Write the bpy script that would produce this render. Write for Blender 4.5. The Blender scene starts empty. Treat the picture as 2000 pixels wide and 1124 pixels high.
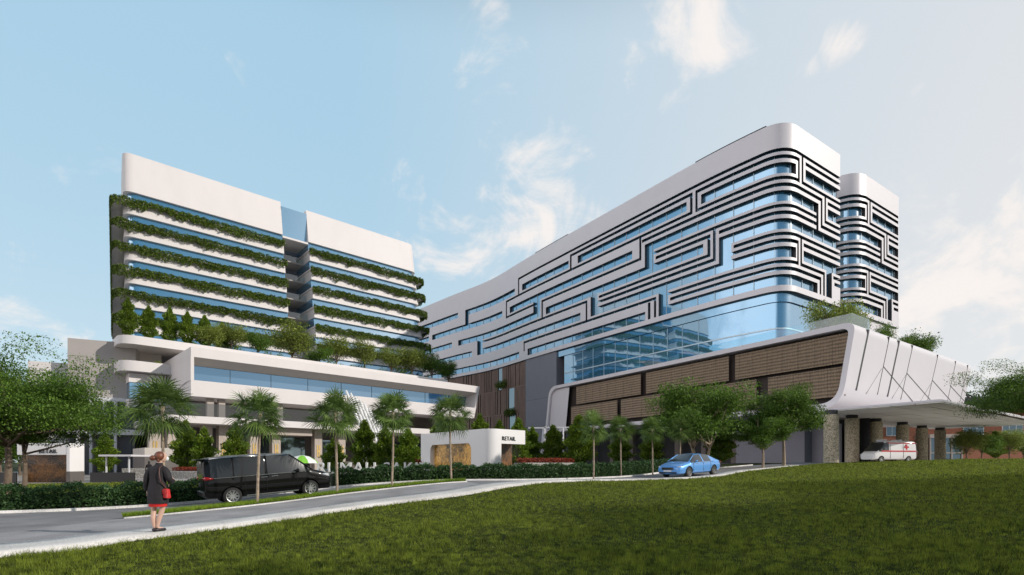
import bpy, bmesh, math, random
import numpy as np
from mathutils import Vector, Matrix
random.seed(7); rng = np.random.default_rng(11)
R = math.radians
SC = bpy.context.scene
COL = SC.collection

# ------------------------------------------------------------------ camera
F_PX, HOR, CAMZ = 1000.0, 903.0, 1.57          # focal length / horizon row of the 2000 px wide photo, eye height
cam_d = bpy.data.cameras.new("camera"); cam = bpy.data.objects.new("camera", cam_d); COL.objects.link(cam)
cam.location = (0, 0, CAMZ); cam.rotation_euler = (R(90), 0, 0)
cam_d.sensor_width = 36; cam_d.lens = 36 * F_PX / 2000
cam_d.shift_y = (HOR - 562) / 2000
cam_d.clip_start = 0.1; cam_d.clip_end = 5000
SC.camera = cam

# ------------------------------------------------------------------ light
SUN_EL, SUN_AZ = R(25), math.atan2(-0.27, 0.96)   # azimuth measured from +X towards +Y
SUN_DIR = Vector((math.cos(SUN_AZ) * math.cos(SUN_EL), math.sin(SUN_AZ) * math.cos(SUN_EL), math.sin(SUN_EL)))
sd = bpy.data.lights.new("sun", 'SUN'); sd.energy = 3.4; sd.angle = R(0.6); sd.color = (1.0, 0.93, 0.85)
so = bpy.data.objects.new("sun", sd); COL.objects.link(so)
so.rotation_euler = SUN_DIR.to_track_quat('Z', 'Y').to_euler()
SC.view_settings.view_transform = 'Standard'; SC.view_settings.look = 'None'
SC.view_settings.exposure = 0.0; SC.view_settings.gamma = 1.0

world = bpy.data.worlds.new("World"); SC.world = world; world.use_nodes = True
nt = world.node_tree; N = nt.nodes; L = nt.links
for n in list(N): N.remove(n)
def wn(t, **k):
    n = N.new(t)
    for a, b in k.items(): setattr(n, a, b)
    return n
out = wn('ShaderNodeOutputWorld'); bg = wn('ShaderNodeBackground'); L.new(bg.outputs[0], out.inputs[0])
sky = wn('ShaderNodeTexSky', sky_type='NISHITA'); sky.sun_disc = False
sky.sun_elevation = SUN_EL; sky.sun_rotation = math.pi / 2 - SUN_AZ
sky.air_density = 1.0; sky.dust_density = 0.6; sky.ozone_density = 1.6; sky.altitude = 50
tc = wn('ShaderNodeTexCoord')
def wmath(op, a, b=None, c=None):
    m = wn('ShaderNodeMath', operation=op)
    for i, v in enumerate((a, b, c)):
        if v is None: continue
        if isinstance(v, (int, float)): m.inputs[i].default_value = v
        else: L.new(v, m.inputs[i])
    return m.outputs[0]
def wmix(fac, a, b):
    m = wn('ShaderNodeMix', data_type='RGBA')
    if isinstance(fac, (int, float)): m.inputs[0].default_value = fac
    else: L.new(fac, m.inputs[0])
    for i, v in ((6, a), (7, b)):
        if isinstance(v, tuple): m.inputs[i].default_value = v
        else: L.new(v, m.inputs[i])
    return m.outputs[2]
def skydir(px, py):
    return Vector(((px - 1000) / F_PX, 1, (HOR - py) / F_PX)).normalized()
# thin hazy veil over the whole sky (real cirrus haze: paler near the horizon)
sep = wn('ShaderNodeSeparateXYZ'); L.new(tc.outputs['Generated'], sep.inputs[0])
elev = wmath('MAXIMUM', sep.outputs[2], 0.0)
SKY_TOP, SKY_LOW, SKY_SUN = (5.5, 8.7, 11.1, 1), (9.3, 11.0, 11.6, 1), (11.2, 11.0, 10.9, 1)
veil = wmath('POWER', wmath('SUBTRACT', 1.0, elev), 3.2)
# clouds: fractal noise on a flat layer seen from below, let in only inside a few soft regions
inv = wmath('DIVIDE', 1.0, wmath('ADD', elev, 0.22))
cx = wmath('MULTIPLY', sep.outputs[0], inv); cy = wmath('MULTIPLY', sep.outputs[1], inv)
cmb = wn('ShaderNodeCombineXYZ'); L.new(cx, cmb.inputs[0]); L.new(cy, cmb.inputs[1])
noi = wn('ShaderNodeTexNoise'); noi.inputs['Scale'].default_value = 2.6; noi.inputs['Detail'].default_value = 9
noi.inputs['Roughness'].default_value = 0.62; noi.inputs['Distortion'].default_value = 0.5
L.new(cmb.outputs[0], noi.inputs['Vector'])
noi2 = wn('ShaderNodeTexNoise'); noi2.inputs['Scale'].default_value = 7.5; noi2.inputs['Detail'].default_value = 8
noi2.inputs['Roughness'].default_value = 0.6; noi2.inputs['Distortion'].default_value = 0.7
L.new(tc.outputs['Generated'], noi2.inputs['Vector'])
CLOUDS = [  # px, py, angular radius, weight
    (1080, 430, .11, 1.12), (930, 480, .09, 1.0), (820, 440, .07, 1.05), (1010, 410, .06, 1.0), (960, 85, .075, .8), (1010, 60, .05, .6), (1330, 60, .10, .9), (1400, 20, .09, .8), (1640, 88, .03, .8),
    (1790, 170, .025, .6), (1576, 130, .02, .8), (1860, 520, .15, 1.1), (1800, 440, .10, .9), (1960, 640, .12, 1.0), (1990, 430, .10, .75), (110, 345, .028, .7),
    (1885, 232, .022, .6), (150, 560, .05, .4), (960, 515, .05, .7), (1720, 40, .07, .3), (1900, 600, .09, .7), (560, 20, .05, .15),
    (-400, 500, .35, .8), (-1500, 200, .5, .8), (-300, 250, .12, .6)]
reg = None
for (px, py, r, w) in CLOUDS:
    d = skydir(px, py)
    vm = wn('ShaderNodeVectorMath', operation='DISTANCE'); L.new(tc.outputs['Generated'], vm.inputs[0]); vm.inputs[1].default_value = d
    mr = wn('ShaderNodeMapRange', interpolation_type='SMOOTHSTEP'); L.new(vm.outputs['Value'], mr.inputs[0])
    mr.inputs[1].default_value = r * 2.1; mr.inputs[2].default_value = 0.0
    mr.inputs[3].default_value = 0.0; mr.inputs[4].default_value = w
    reg = mr.outputs[0] if reg is None else wmath('MAXIMUM', reg, mr.outputs[0])
cn = wmath('ADD', wmath('MULTIPLY', noi.outputs[0], 0.45), wmath('MULTIPLY', noi2.outputs[0], 0.55))
cl = wn('ShaderNodeMapRange', interpolation_type='SMOOTHSTEP')
L.new(wmath('ADD', cn, wmath('MULTIPLY', wmath('SUBTRACT', reg, 1.0), 0.20)), cl.inputs[0])
cl.inputs[1].default_value = 0.43; cl.inputs[2].default_value = 0.58
cfac = wmath('MULTIPLY', cl.outputs[0], 0.9)
# broad pale band of thin high cloud on the sun's side of the sky
sidev = wmath('MINIMUM', wmath('MULTIPLY', wmath('MAXIMUM', wmath('ADD', sep.outputs[0], 0.25), 0.0), 0.95), 0.85)
skyc = wmix(veil, SKY_TOP, SKY_LOW)
skyc = wmix(sidev, skyc, SKY_SUN)
skyc = wmix(0.86, sky.outputs[0], skyc)
# unseen rear sky shaped for light: dark middle, added bright bank fills shaded walls
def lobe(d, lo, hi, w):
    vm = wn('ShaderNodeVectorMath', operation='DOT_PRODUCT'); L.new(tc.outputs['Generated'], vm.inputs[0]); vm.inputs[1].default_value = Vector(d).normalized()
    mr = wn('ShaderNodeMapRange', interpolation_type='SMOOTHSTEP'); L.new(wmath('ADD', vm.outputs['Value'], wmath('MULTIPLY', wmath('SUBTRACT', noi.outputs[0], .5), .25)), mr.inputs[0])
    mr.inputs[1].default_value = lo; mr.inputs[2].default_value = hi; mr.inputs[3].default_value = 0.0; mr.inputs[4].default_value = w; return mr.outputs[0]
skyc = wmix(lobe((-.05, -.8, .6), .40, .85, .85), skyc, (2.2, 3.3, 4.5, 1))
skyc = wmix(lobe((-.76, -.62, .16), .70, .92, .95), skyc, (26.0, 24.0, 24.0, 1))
# the unseen zenith is darkened to weaken fill light on the ground
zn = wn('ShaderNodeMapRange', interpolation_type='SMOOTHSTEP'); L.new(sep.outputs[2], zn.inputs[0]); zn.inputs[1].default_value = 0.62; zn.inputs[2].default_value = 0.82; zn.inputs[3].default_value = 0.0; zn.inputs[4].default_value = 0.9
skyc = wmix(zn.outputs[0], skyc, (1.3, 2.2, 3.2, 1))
skyc = wmix(cfac, skyc, (12.2, 11.4, 10.9, 1))
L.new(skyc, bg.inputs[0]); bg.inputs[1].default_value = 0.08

# ------------------------------------------------------------------ small helpers
def P(px, py, D):   # world point seen at a pixel at depth D
    return Vector(((px - 1000) / F_PX * D, D, CAMZ + (HOR - py) / F_PX * D))
def X(px, D): return (px - 1000) / F_PX * D

def tag(o, label=None, cat=None, group=None, kind=None):
    if label: o['label'] = label
    if cat: o['category'] = cat
    if group: o['group'] = group
    if kind: o['kind'] = kind
    return o
def empty(name, loc, rz=0, label=None, cat=None, group=None):
    o = bpy.data.objects.new(name, None); COL.objects.link(o)
    o.location = loc; o.rotation_euler = (0, 0, rz); o.empty_display_size = 0.3
    return tag(o, label, cat, group)
def link(name, me, mats, parent=None):
    if not isinstance(mats, (list, tuple)): mats = [mats]
    if len(me.materials) == 0:
        for m in mats: me.materials.append(m)
    o = bpy.data.objects.new(name, me); COL.objects.link(o)
    if parent is not None: o.parent = parent
    return o
def np_mesh(name, V, Fc, smooth=False, mi=None):
    V = np.asarray(V, np.float32); Fc = np.asarray(Fc, np.int32); k = Fc.shape[1]
    me = bpy.data.meshes.new(name)
    me.vertices.add(len(V)); me.vertices.foreach_set("co", V.ravel())
    me.loops.add(Fc.size); me.loops.foreach_set("vertex_index", Fc.ravel())
    me.polygons.add(len(Fc)); me.polygons.foreach_set("loop_start", np.arange(0, Fc.size, k, dtype=np.int32))
    me.polygons.foreach_set("loop_total", np.full(len(Fc), k, np.int32))
    if smooth: me.polygons.foreach_set("use_smooth", np.ones(len(Fc), bool))
    if mi is not None: me.polygons.foreach_set("material_index", np.asarray(mi, np.int32))
    me.update(calc_edges=True); return me

class MB:
    """collects faces, builds ONE mesh object"""
    def __init__(s): s.v = []; s.f = []; s.m = []
    def add(s, vs, fs, m=0):
        b = len(s.v); s.v += [tuple(v) for v in vs]
        for f in fs: s.f.append(tuple(b + i for i in f)); s.m.append(m)
    def quad(s, a, b, c, d, m=0): s.add([a, b, c, d], [(0, 1, 2, 3)], m)
    def hexa(s, p, m=0):  # p: 4 bottom (ccw) + 4 top
        s.add(p, [(3, 2, 1, 0), (4, 5, 6, 7), (0, 1, 5, 4), (1, 2, 6, 5), (2, 3, 7, 6), (3, 0, 4, 7)], m)
    def box(s, x0, x1, y0, y1, z0, z1, m=0):
        s.hexa([(x0, y0, z0), (x1, y0, z0), (x1, y1, z0), (x0, y1, z0), (x0, y0, z1), (x1, y0, z1), (x1, y1, z1), (x0, y1, z1)], m)
    def fbox(s, T, u0, u1, o0, o1, z0, z1, m=0):  # box in a frame
        s.hexa([T(u0, o1, z0), T(u1, o1, z0), T(u1, o0, z0), T(u0, o0, z0), T(u0, o1, z1), T(u1, o1, z1), T(u1, o0, z1), T(u0, o0, z1)], m)
    def prism(s, poly, z0, z1, m=0, cap=True):
        n = len(poly); b = [(p[0], p[1], z0) for p in poly]; t = [(p[0], p[1], z1) for p in poly]
        fs = [(i, (i + 1) % n, n + (i + 1) % n, n + i) for i in range(n)]
        if cap: fs += [tuple(range(n - 1, -1, -1)), tuple(range(n, 2 * n))]
        s.add(b + t, fs, m)
    def strip(s, A, B, m=0, closed=False):  # ruled surface between two polylines
        n = len(A); k = n if closed else n - 1
        s.add(list(A) + list(B), [(i, (i + 1) % n, n + (i + 1) % n, n + i) for i in range(k)], m)
    def tube(s, pts, rad, seg=8, m=0, cap=True, up=(0.31, 0.17, 1)):
        pts = [Vector(p) for p in pts]; n = len(pts)
        if not hasattr(rad, '__len__'): rad = [rad] * n
        rings = []; up = Vector(up).normalized()
        for i, p in enumerate(pts):
            d = (pts[min(i + 1, n - 1)] - pts[max(i - 1, 0)])
            if d.length < 1e-9: d = Vector((0, 0, 1))
            d.normalize(); q = up - d * up.dot(d)
            if q.length < 1e-3: q = Vector((1, 0, 0)) - d * d.x
            q.normalize(); r = d.cross(q)
            rings.append([p + (q * math.cos(2 * math.pi * k / seg) + r * math.sin(2 * math.pi * k / seg)) * rad[i] for k in range(seg)])
        vs = [v for rg in rings for v in rg]; fs = []
        for i in range(n - 1):
            for k in range(seg):
                k2 = (k + 1) % seg; fs.append((i * seg + k, i * seg + k2, (i + 1) * seg + k2, (i + 1) * seg + k))
        if cap: fs += [tuple(range(seg - 1, -1, -1)), tuple((n - 1) * seg + k for k in range(seg))]
        s.add(vs, fs, m)
    def lathe(s, prof, seg=24, c=(0, 0, 0), axis='z', m=0):
        vs = []; n = len(prof)
        for k in range(seg):
            a = 2 * math.pi * k / seg
            for (r, h) in prof:
                x, y = r * math.cos(a), r * math.sin(a)
                v = (x, y, h) if axis == 'z' else (x, h, y)
                vs.append((v[0] + c[0], v[1] + c[1], v[2] + c[2]))
        fs = []
        for k in range(seg):
            k2 = (k + 1) % seg
            for i in range(n - 1):
                f = (k * n + i, k2 * n + i, k2 * n + i + 1, k * n + i + 1)
                fs.append(f if axis == 'z' else f[::-1])
        s.add(vs, fs, m)
    def build(s, name, mats, parent=None, root=None, smooth=False, bevel=0, auto=None):
        v = np.array(s.v, float)
        if root is not None: v = v - np.array(root.location)
        me = bpy.data.meshes.new(name); me.from_pydata(v.tolist(), [], s.f)
        me.polygons.foreach_set("material_index", s.m)
        if smooth: me.polygons.foreach_set("use_smooth", [True] * len(s.f))
        me.update()
        if auto is not None or smooth == 'weld':
            bm = bmesh.new(); bm.from_mesh(me); bmesh.ops.remove_doubles(bm, verts=bm.verts, dist=1e-4)
            bmesh.ops.recalc_face_normals(bm, faces=bm.faces); bm.to_mesh(me); bm.free()
            if auto is not None:
                me.polygons.foreach_set("use_smooth", [True] * len(me.polygons)); me.set_sharp_from_angle(angle=R(auto))
        o = link(name, me, mats, parent)
        if bevel:
            b = o.modifiers.new("bevel", 'BEVEL'); b.width = bevel; b.segments = 2; b.limit_method = 'ANGLE'; b.angle_limit = R(40)
        return o

def frame(o, a, n):
    """(along, outward, z) -> world"""
    a = Vector((a[0], a[1])).normalized(); n = Vector((n[0], n[1])).normalized()
    def T(u, out, z): return Vector((o[0] + a.x * u + n.x * out, o[1] + a.y * u + n.y * out, z))
    T.o, T.a, T.n = o, a, n
    def u_of(px, out):   # distance along at which the line `out` in front of the facade crosses a photo column
        k = (px - 1000) / F_PX; bx, by = o[0] + n.x * out, o[1] + n.y * out
        return (k * by - bx) / (a.x - k * a.y)
    T.u = u_of; return T

def dup(root, loc=None, rz=None, scale=None, label=None):
    r = root.copy(); COL.objects.link(r)
    if loc is not None: r.location = loc
    if rz is not None: r.rotation_euler = (0, 0, rz)
    if scale is not None: r.scale = scale if hasattr(scale, '__len__') else (scale,) * 3
    if label: r['label'] = label
    for ch in list(root.children):
        c = ch.copy(); COL.objects.link(c); c.parent = r
        for g in list(ch.children):
            d = g.copy(); COL.objects.link(d); d.parent = c
    return r

# ------------------------------------------------------------------ materials
def new_mat(name):
    m = bpy.data.materials.new(name); m.use_nodes = True
    t = m.node_tree; b = t.nodes['Principled BSDF']; return m, t, b
def mat(name, c, rough=0.6, metal=0.0, spec=0.5, var=0.0, vscale=3.0, bump=0.0, bscale=20.0, coat=0.0, c2=None, streak=None):
    m, t, b = new_mat(name)
    b.inputs['Base Color'].default_value = (*c, 1); b.inputs['Roughness'].default_value = rough
    b.inputs['Metallic'].default_value = metal; b.inputs['Specular IOR Level'].default_value = spec
    b.inputs['Coat Weight'].default_value = coat
    geo = t.nodes.new('ShaderNodeNewGeometry')
    if var or c2:
        n = t.nodes.new('ShaderNodeTexNoise'); n.inputs['Scale'].default_value = vscale; n.inputs['Detail'].default_value = 6
        n.inputs['Roughness'].default_value = 0.65
        if streak:
            mp = t.nodes.new('ShaderNodeMapping'); mp.inputs['Scale'].default_value = streak
            t.links.new(geo.outputs['Position'], mp.inputs[0]); t.links.new(mp.outputs[0], n.inputs['Vector'])
        else: t.links.new(geo.outputs['Position'], n.inputs['Vector'])
        r = t.nodes.new('ShaderNodeValToRGB')
        lo = tuple(max(0, x * (1 - var)) for x in c); hi = c2 if c2 else tuple(min(1, x * (1 + var)) for x in c)
        r.color_ramp.elements[0].position = 0.3; r.color_ramp.elements[1].position = 0.7
        r.color_ramp.elements[0].color = (*lo, 1); r.color_ramp.elements[1].color = (*hi, 1)
        t.links.new(n.outputs[0], r.inputs[0]); t.links.new(r.outputs[0], b.inputs['Base Color'])
    if bump:
        n2 = t.nodes.new('ShaderNodeTexNoise'); n2.inputs['Scale'].default_value = bscale; n2.inputs['Detail'].default_value = 4
        t.links.new(geo.outputs['Position'], n2.inputs['Vector'])
        bp = t.nodes.new('ShaderNodeBump'); bp.inputs['Strength'].default_value = bump; bp.inputs['Distance'].default_value = 0.02
        t.links.new(n2.outputs[0], bp.inputs['Height']); t.links.new(bp.outputs[0], b.inputs['Normal'])
    return m
def glass_mat(name, tint, base, refl=0.55, rough=0.02, wav=0.0):
    """coated facade glass: tinted mirror over a dim interior colour"""
    m, t, b = new_mat(name)
    b.inputs['Base Color'].default_value = (*base, 1); b.inputs['Roughness'].default_value = 0.3
    g = t.nodes.new('ShaderNodeBsdfGlossy'); g.inputs['Color'].default_value = (*tint, 1); g.inputs['Roughness'].default_value = rough
    fw = t.nodes.new('ShaderNodeLayerWeight'); fw.inputs['Blend'].default_value = 0.5
    lw = t.nodes.new('ShaderNodeMath'); lw.operation = 'POWER'; lw.inputs[1].default_value = 4.0; t.links.new(fw.outputs['Facing'], lw.inputs[0])
    ad = t.nodes.new('ShaderNodeMath'); ad.operation = 'MULTIPLY_ADD'; ad.use_clamp = True
    ad.inputs[1].default_value = 1 - refl; ad.inputs[2].default_value = refl
    t.links.new(lw.outputs[0], ad.inputs[0])
    tm = t.nodes.new('ShaderNodeMix'); tm.data_type = 'RGBA'; tm.inputs[6].default_value = (*tint, 1); tm.inputs[7].default_value = (.95, .97, 1, 1)
    fq = t.nodes.new('ShaderNodeMath'); fq.operation = 'POWER'; fq.inputs[1].default_value = 1.6; t.links.new(fw.outputs['Facing'], fq.inputs[0]); t.links.new(fq.outputs[0], tm.inputs[0]); t.links.new(tm.outputs[2], g.inputs['Color'])
    mx = t.nodes.new('ShaderNodeMixShader'); t.links.new(ad.outputs[0], mx.inputs[0])
    t.links.new(b.outputs[0], mx.inputs[1]); t.links.new(g.outputs[0], mx.inputs[2])
    if wav:
        geo = t.nodes.new('ShaderNodeNewGeometry'); n = t.nodes.new('ShaderNodeTexNoise'); n.inputs['Scale'].default_value = 0.35; n.inputs['Detail'].default_value = 1
        t.links.new(geo.outputs['Position'], n.inputs['Vector']); bp = t.nodes.new('ShaderNodeBump'); bp.inputs['Strength'].default_value = wav
        bp.inputs['Distance'].default_value = 0.05; t.links.new(n.outputs[0], bp.inputs['Height']); t.links.new(bp.outputs[0], g.inputs['Normal'])
    t.links.new(mx.outputs[0], t.nodes['Material Output'].inputs[0]); return m
def clear_glass(name, tint=(0.8, 0.92, 0.95), refl=0.12):
    m, t, b = new_mat(name)
    tr = t.nodes.new('ShaderNodeBsdfTransparent'); tr.inputs['Color'].default_value = (*tint, 1)
    g = t.nodes.new('ShaderNodeBsdfGlossy'); g.inputs['Roughness'].default_value = 0.02
    fw = t.nodes.new('ShaderNodeLayerWeight'); fw.inputs['Blend'].default_value = 0.5
    lw = t.nodes.new('ShaderNodeMath'); lw.operation = 'POWER'; lw.inputs[1].default_value = 4.0; t.links.new(fw.outputs['Facing'], lw.inputs[0])
    ad = t.nodes.new('ShaderNodeMath'); ad.operation = 'ADD'; ad.use_clamp = True; ad.inputs[1].default_value = refl
    t.links.new(lw.outputs[0], ad.inputs[0])
    mx = t.nodes.new('ShaderNodeMixShader'); t.links.new(ad.outputs[0], mx.inputs[0])
    t.links.new(tr.outputs[0], mx.inputs[1]); t.links.new(g.outputs[0], mx.inputs[2])
    t.links.new(mx.outputs[0], t.nodes['Material Output'].inputs[0]); return m
def leaf_mat(name, c1, c2, trans=0.25, rough=0.5, nsc=1.3, nw=.7):
    m, t, b = new_mat(name)
    geo = t.nodes.new('ShaderNodeNewGeometry'); oi = t.nodes.new('ShaderNodeObjectInfo')
    n = t.nodes.new('ShaderNodeTexNoise'); n.inputs['Scale'].default_value = nsc; n.inputs['Detail'].default_value = 3
    t.links.new(geo.outputs['Position'], n.inputs['Vector'])
    a = t.nodes.new('ShaderNodeMath'); a.operation = 'MULTIPLY_ADD'; a.inputs[1].default_value = 0.55
    t.links.new(geo.outputs['Random Per Island'], a.inputs[0])
    s = t.nodes.new('ShaderNodeMath'); s.operation = 'MULTIPLY_ADD'; s.inputs[1].default_value = nw; s.inputs[2].default_value = .23 - nw / 2
    t.links.new(n.outputs[0], s.inputs[0]); t.links.new(s.outputs[0], a.inputs[2])
    r = t.nodes.new('ShaderNodeValToRGB'); r.color_ramp.elements[0].color = (*c1, 1); r.color_ramp.elements[1].color = (*c2, 1)
    t.links.new(a.outputs[0], r.inputs[0])
    hs = t.nodes.new('ShaderNodeHueSaturation'); hv = t.nodes.new('ShaderNodeMath'); hv.operation = 'MULTIPLY_ADD'
    hv.inputs[1].default_value = 0.3; hv.inputs[2].default_value = 0.85; t.links.new(oi.outputs['Random'], hv.inputs[0])
    t.links.new(hv.outputs[0], hs.inputs['Value']); t.links.new(r.outputs[0], hs.inputs['Color'])
    t.links.new(hs.outputs[0], b.inputs['Base Color']); b.inputs['Roughness'].default_value = rough
    b.inputs['Specular IOR Level'].default_value = 0.3
    tl = t.nodes.new('ShaderNodeBsdfTranslucent'); t.links.new(hs.outputs[0], tl.inputs[0])
    mx = t.nodes.new('ShaderNodeMixShader'); mx.inputs[0].default_value = trans
    t.links.new(b.outputs[0], mx.inputs[1]); t.links.new(tl.outputs[0], mx.inputs[2])
    t.links.new(mx.outputs[0], t.nodes['Material Output'].inputs[0]); return m

M = {}
M['white'] = mat('white_render', (.67, .63, .615), .55, var=.035, vscale=.35, streak=(1, 1, .25), bump=.05, bscale=6)
M['white_kiosk'] = mat('white_kiosk_render', (.80, .78, .775), .5, var=.02, vscale=.5)
M['white_cool'] = mat('white_metal_panel', (.65, .625, .65), .42, var=.025, vscale=.25)
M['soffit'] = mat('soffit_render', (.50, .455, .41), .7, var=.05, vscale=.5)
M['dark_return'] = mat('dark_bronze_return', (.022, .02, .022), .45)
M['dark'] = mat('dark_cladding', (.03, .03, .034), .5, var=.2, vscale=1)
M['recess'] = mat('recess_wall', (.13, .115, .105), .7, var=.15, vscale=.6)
M['beige'] = mat('beige_stone', (.42, .36, .31), .6, var=.08, vscale=1.2)
M['annex'] = mat('grey_beige_render', (.40, .365, .345), .7, var=.05, vscale=.3)
M['greypanel'] = mat('grey_panel', (.19, .19, .225), .55, var=.05, vscale=.4)
M['glass'] = glass_mat('blue_coated_glass', (.37, .61, .81), (.04, .19, .33), .52, .02, .10)
M['glass_dark'] = glass_mat('dark_glass', (.42, .58, .66), (.018, .03, .04), .32, .03, .08)
M['glass_pod'] = glass_mat('podium_glass', (.30, .52, .74), (.02, .07, .13), .5, .02, .10)
M['rail'] = clear_glass('clear_balustrade_glass', (.70, .86, .90), .16)
M['rail_dark'] = clear_glass('smoked_balustrade_glass', (.38, .40, .42), .10)
M['mullion'] = mat('pale_mullion', (.50, .62, .68), .4, metal=.3)
M['steel'] = mat('painted_steel', (.62, .62, .64), .45)
M['gold'] = mat('brass', (.75, .52, .18), .3, metal=.9)
M['wood'] = mat('brown_slat_wood', (.25, .165, .13), .6, var=.3, vscale=1.2, streak=(3, 3, .2))
M['louvre'] = None
M['louvre_gap'] = mat('louvre_back', (.035, .026, .022), .7)
M['roofgrey'] = mat('roof_deck', (.3, .3, .3), .8)
M['bark'] = mat('bark', (.17, .125, .09), .85, var=.35, vscale=5, bump=.5, bscale=14, streak=(1, 1, .3))
M['bark_pale'] = mat('pale_trunk', (.33, .26, .19), .8, var=.3, vscale=4, bump=.4, bscale=18, streak=(1, 1, 3))
M['leaf_tree'] = leaf_mat('tree_leaf', (.028, .072, .012), (.21, .35, .05), .33)
M['leaf_cone'] = leaf_mat('conical_leaf', (.045, .10, .010), (.22, .31, .03), .3)
M['leaf_vine'] = leaf_mat('vine_leaf', (.022, .050, .006), (.18, .26, .030), .25)
M['leaf_hedge'] = leaf_mat('hedge_leaf', (.018, .055, .018), (.11, .21, .065), .25)
M['leaf_palm'] = leaf_mat('palm_leaf', (.030, .075, .014), (.22, .32, .08), .25, .42)
M['leaf_round'] = leaf_mat('round_leaf', (.09, .15, .025), (.38, .43, .09), .3)
M['leaf_red'] = leaf_mat('red_flower', (.10, .02, .01), (.42, .08, .04), .2)
M['grass'] = leaf_mat('lawn_blade', (.010, .025, .003), (.29, .36, .038), .38, .6, 5.0, 2.2)
M['grass_strip'] = leaf_mat('verge_blade', (.05, .12, .010), (.34, .46, .04), .3, .6)
def woven(name, c):
    m, t, b = new_mat(name); geo = t.nodes.new('ShaderNodeNewGeometry')
    w = t.nodes.new('ShaderNodeTexWave'); w.wave_type = 'BANDS'; w.bands_direction = 'Z'; w.inputs['Scale'].default_value = .75; w.inputs['Distortion'].default_value = 1.2; w.inputs['Detail'].default_value = 2; w.inputs['Detail Scale'].default_value = 1.5
    n = t.nodes.new('ShaderNodeTexNoise'); n.inputs['Scale'].default_value = 2.2; n.inputs['Detail'].default_value = 6
    for q in (w, n): t.links.new(geo.outputs['Position'], q.inputs['Vector'])
    a = t.nodes.new('ShaderNodeMath'); a.operation = 'MULTIPLY_ADD'; a.inputs[1].default_value = .6; t.links.new(w.outputs['Fac'], a.inputs[0])
    s = t.nodes.new('ShaderNodeMath'); s.operation = 'MULTIPLY'; s.inputs[1].default_value = .55; t.links.new(n.outputs[0], s.inputs[0]); t.links.new(s.outputs[0], a.inputs[2])
    r = t.nodes.new('ShaderNodeValToRGB'); r.color_ramp.elements[0].position = .15; r.color_ramp.elements[1].position = .8
    r.color_ramp.elements[0].color = (*[x * .42 for x in c], 1); r.color_ramp.elements[1].color = (*[x * 1.35 for x in c], 1)
    t.links.new(a.outputs[0], r.inputs[0]); t.links.new(r.outputs[0], b.inputs['Base Color']); b.inputs['Roughness'].default_value = .7; return m
M['louvre'] = woven('brown_mesh_louvre', (.255, .195, .135))
M['twig'] = mat('hedge_core_dark', (.018, .022, .010), .9)
# ------------------------------------------------------------------ terrain
GP = [(0, 0, 0), (-8.4, 8.4, 0), (0, 7, 0), (7, 6.5, .15), (-7.55, 10.9, .0), (-6.2, 13.1, .02), (-4.77, 16.5, .07), (-1.74, 19.5, .30), (.16, 22.5, .49), (2.2, 25, .60),
      (-11.2, 14.8, -.12), (-11.5, 16.8, -.12), (-9.17, 18.6, -.01), (-7.1, 20.7, .245), (-5.2, 22.2, .416), (-2.86, 24.2, .636), (4.8, 30, .52), (7.15, 33.6, .50), (9.7, 35.4, .65), (12.2, 37.4, .80), (11.1, 32, .55),
      (-10.5, 19.4, -.06), (-8.1, 21.2, .2), (-17.1, 18, -.17), (-12.7, 20.5, -.15), (-11.1, 20.1, -.09), (-8.7, 22.0, .14), (-9.9, 20.9, .0), (-7.8, 26, .35), (0, 29.5, .46), (6.8, 34, .64), (-36, 42, -.15), (-26, 45, 0), (-12, 42, .1), (0, 42, .4),
      (13.5, 33, .65), (19.7, 41, .95), (25, 46, 1.2), (33, 52, 1.42), (34.9, 56, 1.5), (55, 73, 1.5), (39, 54, 1.46), (36.5, 42, 1.74), (30, 42, 1.50), (45, 46, 1.72), (60, 60, 1.7), (18, 30, .85), (12, 20, .55), (6, 14, .25), (22, 20, .85), (30, 30, 1.3), (14, 9, .40), (24, 10, .7),
      (-40, 62, 0), (-20, 80, .1), (0, 90, .6), (-70, 90, 0), (-80, 40, -.2), (-30, 5, -.1), (-60, 0, -.2), (0, -40, 0), (60, -20, .8), (-60, -40, -.2), (80, 20, 1.3), (90, 90, 1.5), (60, 130, 1.5), (0, 150, .5), (-60, 150, 0), (-120, 80, -.1), (130, 60, 1.5), (130, 160, 1.5), (-140, -20, -.2), (-120, 170, 0), (30, 80, 1.3), (16, 56, 1.15), (20, 48, 1.05), (6, 45, .65)]
_g = np.array(GP, float)
def _phi(r): return np.where(r > 0, r * r * np.log(np.maximum(r, 1e-9)), 0)
_n = len(_g); _K = _phi(np.hypot(_g[:, None, 0] - _g[None, :, 0], _g[:, None, 1] - _g[None, :, 1])) / 1000 + np.eye(_n) * .012
_A = np.zeros((_n + 3, _n + 3)); _A[:_n, :_n] = _K; _Pm = np.c_[np.ones(_n), _g[:, :2] / 100]; _A[:_n, _n:] = _Pm; _A[_n:, :_n] = _Pm.T
_w = np.linalg.solve(_A, np.r_[_g[:, 2], 0, 0, 0])
def ground_z(x, y):
    x = np.clip(np.asarray(x, float), -140, 130); y = np.clip(np.asarray(y, float), -40, 170)
    sh = np.broadcast(x, y).shape; x, y = np.broadcast_to(x, sh).ravel(), np.broadcast_to(y, sh).ravel(); out = np.empty(len(x))
    for i in range(0, len(x), 20000):
        xx, yy = x[i:i + 20000], y[i:i + 20000]
        out[i:i + 20000] = _phi(np.hypot(xx[:, None] - _g[None, :, 0], yy[:, None] - _g[None, :, 1])) @ _w[:_n] / 1000 + _w[_n] + (_w[_n + 1] * xx + _w[_n + 2] * yy) / 100
    return np.clip(out.reshape(sh), -.6, 2.0)
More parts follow.
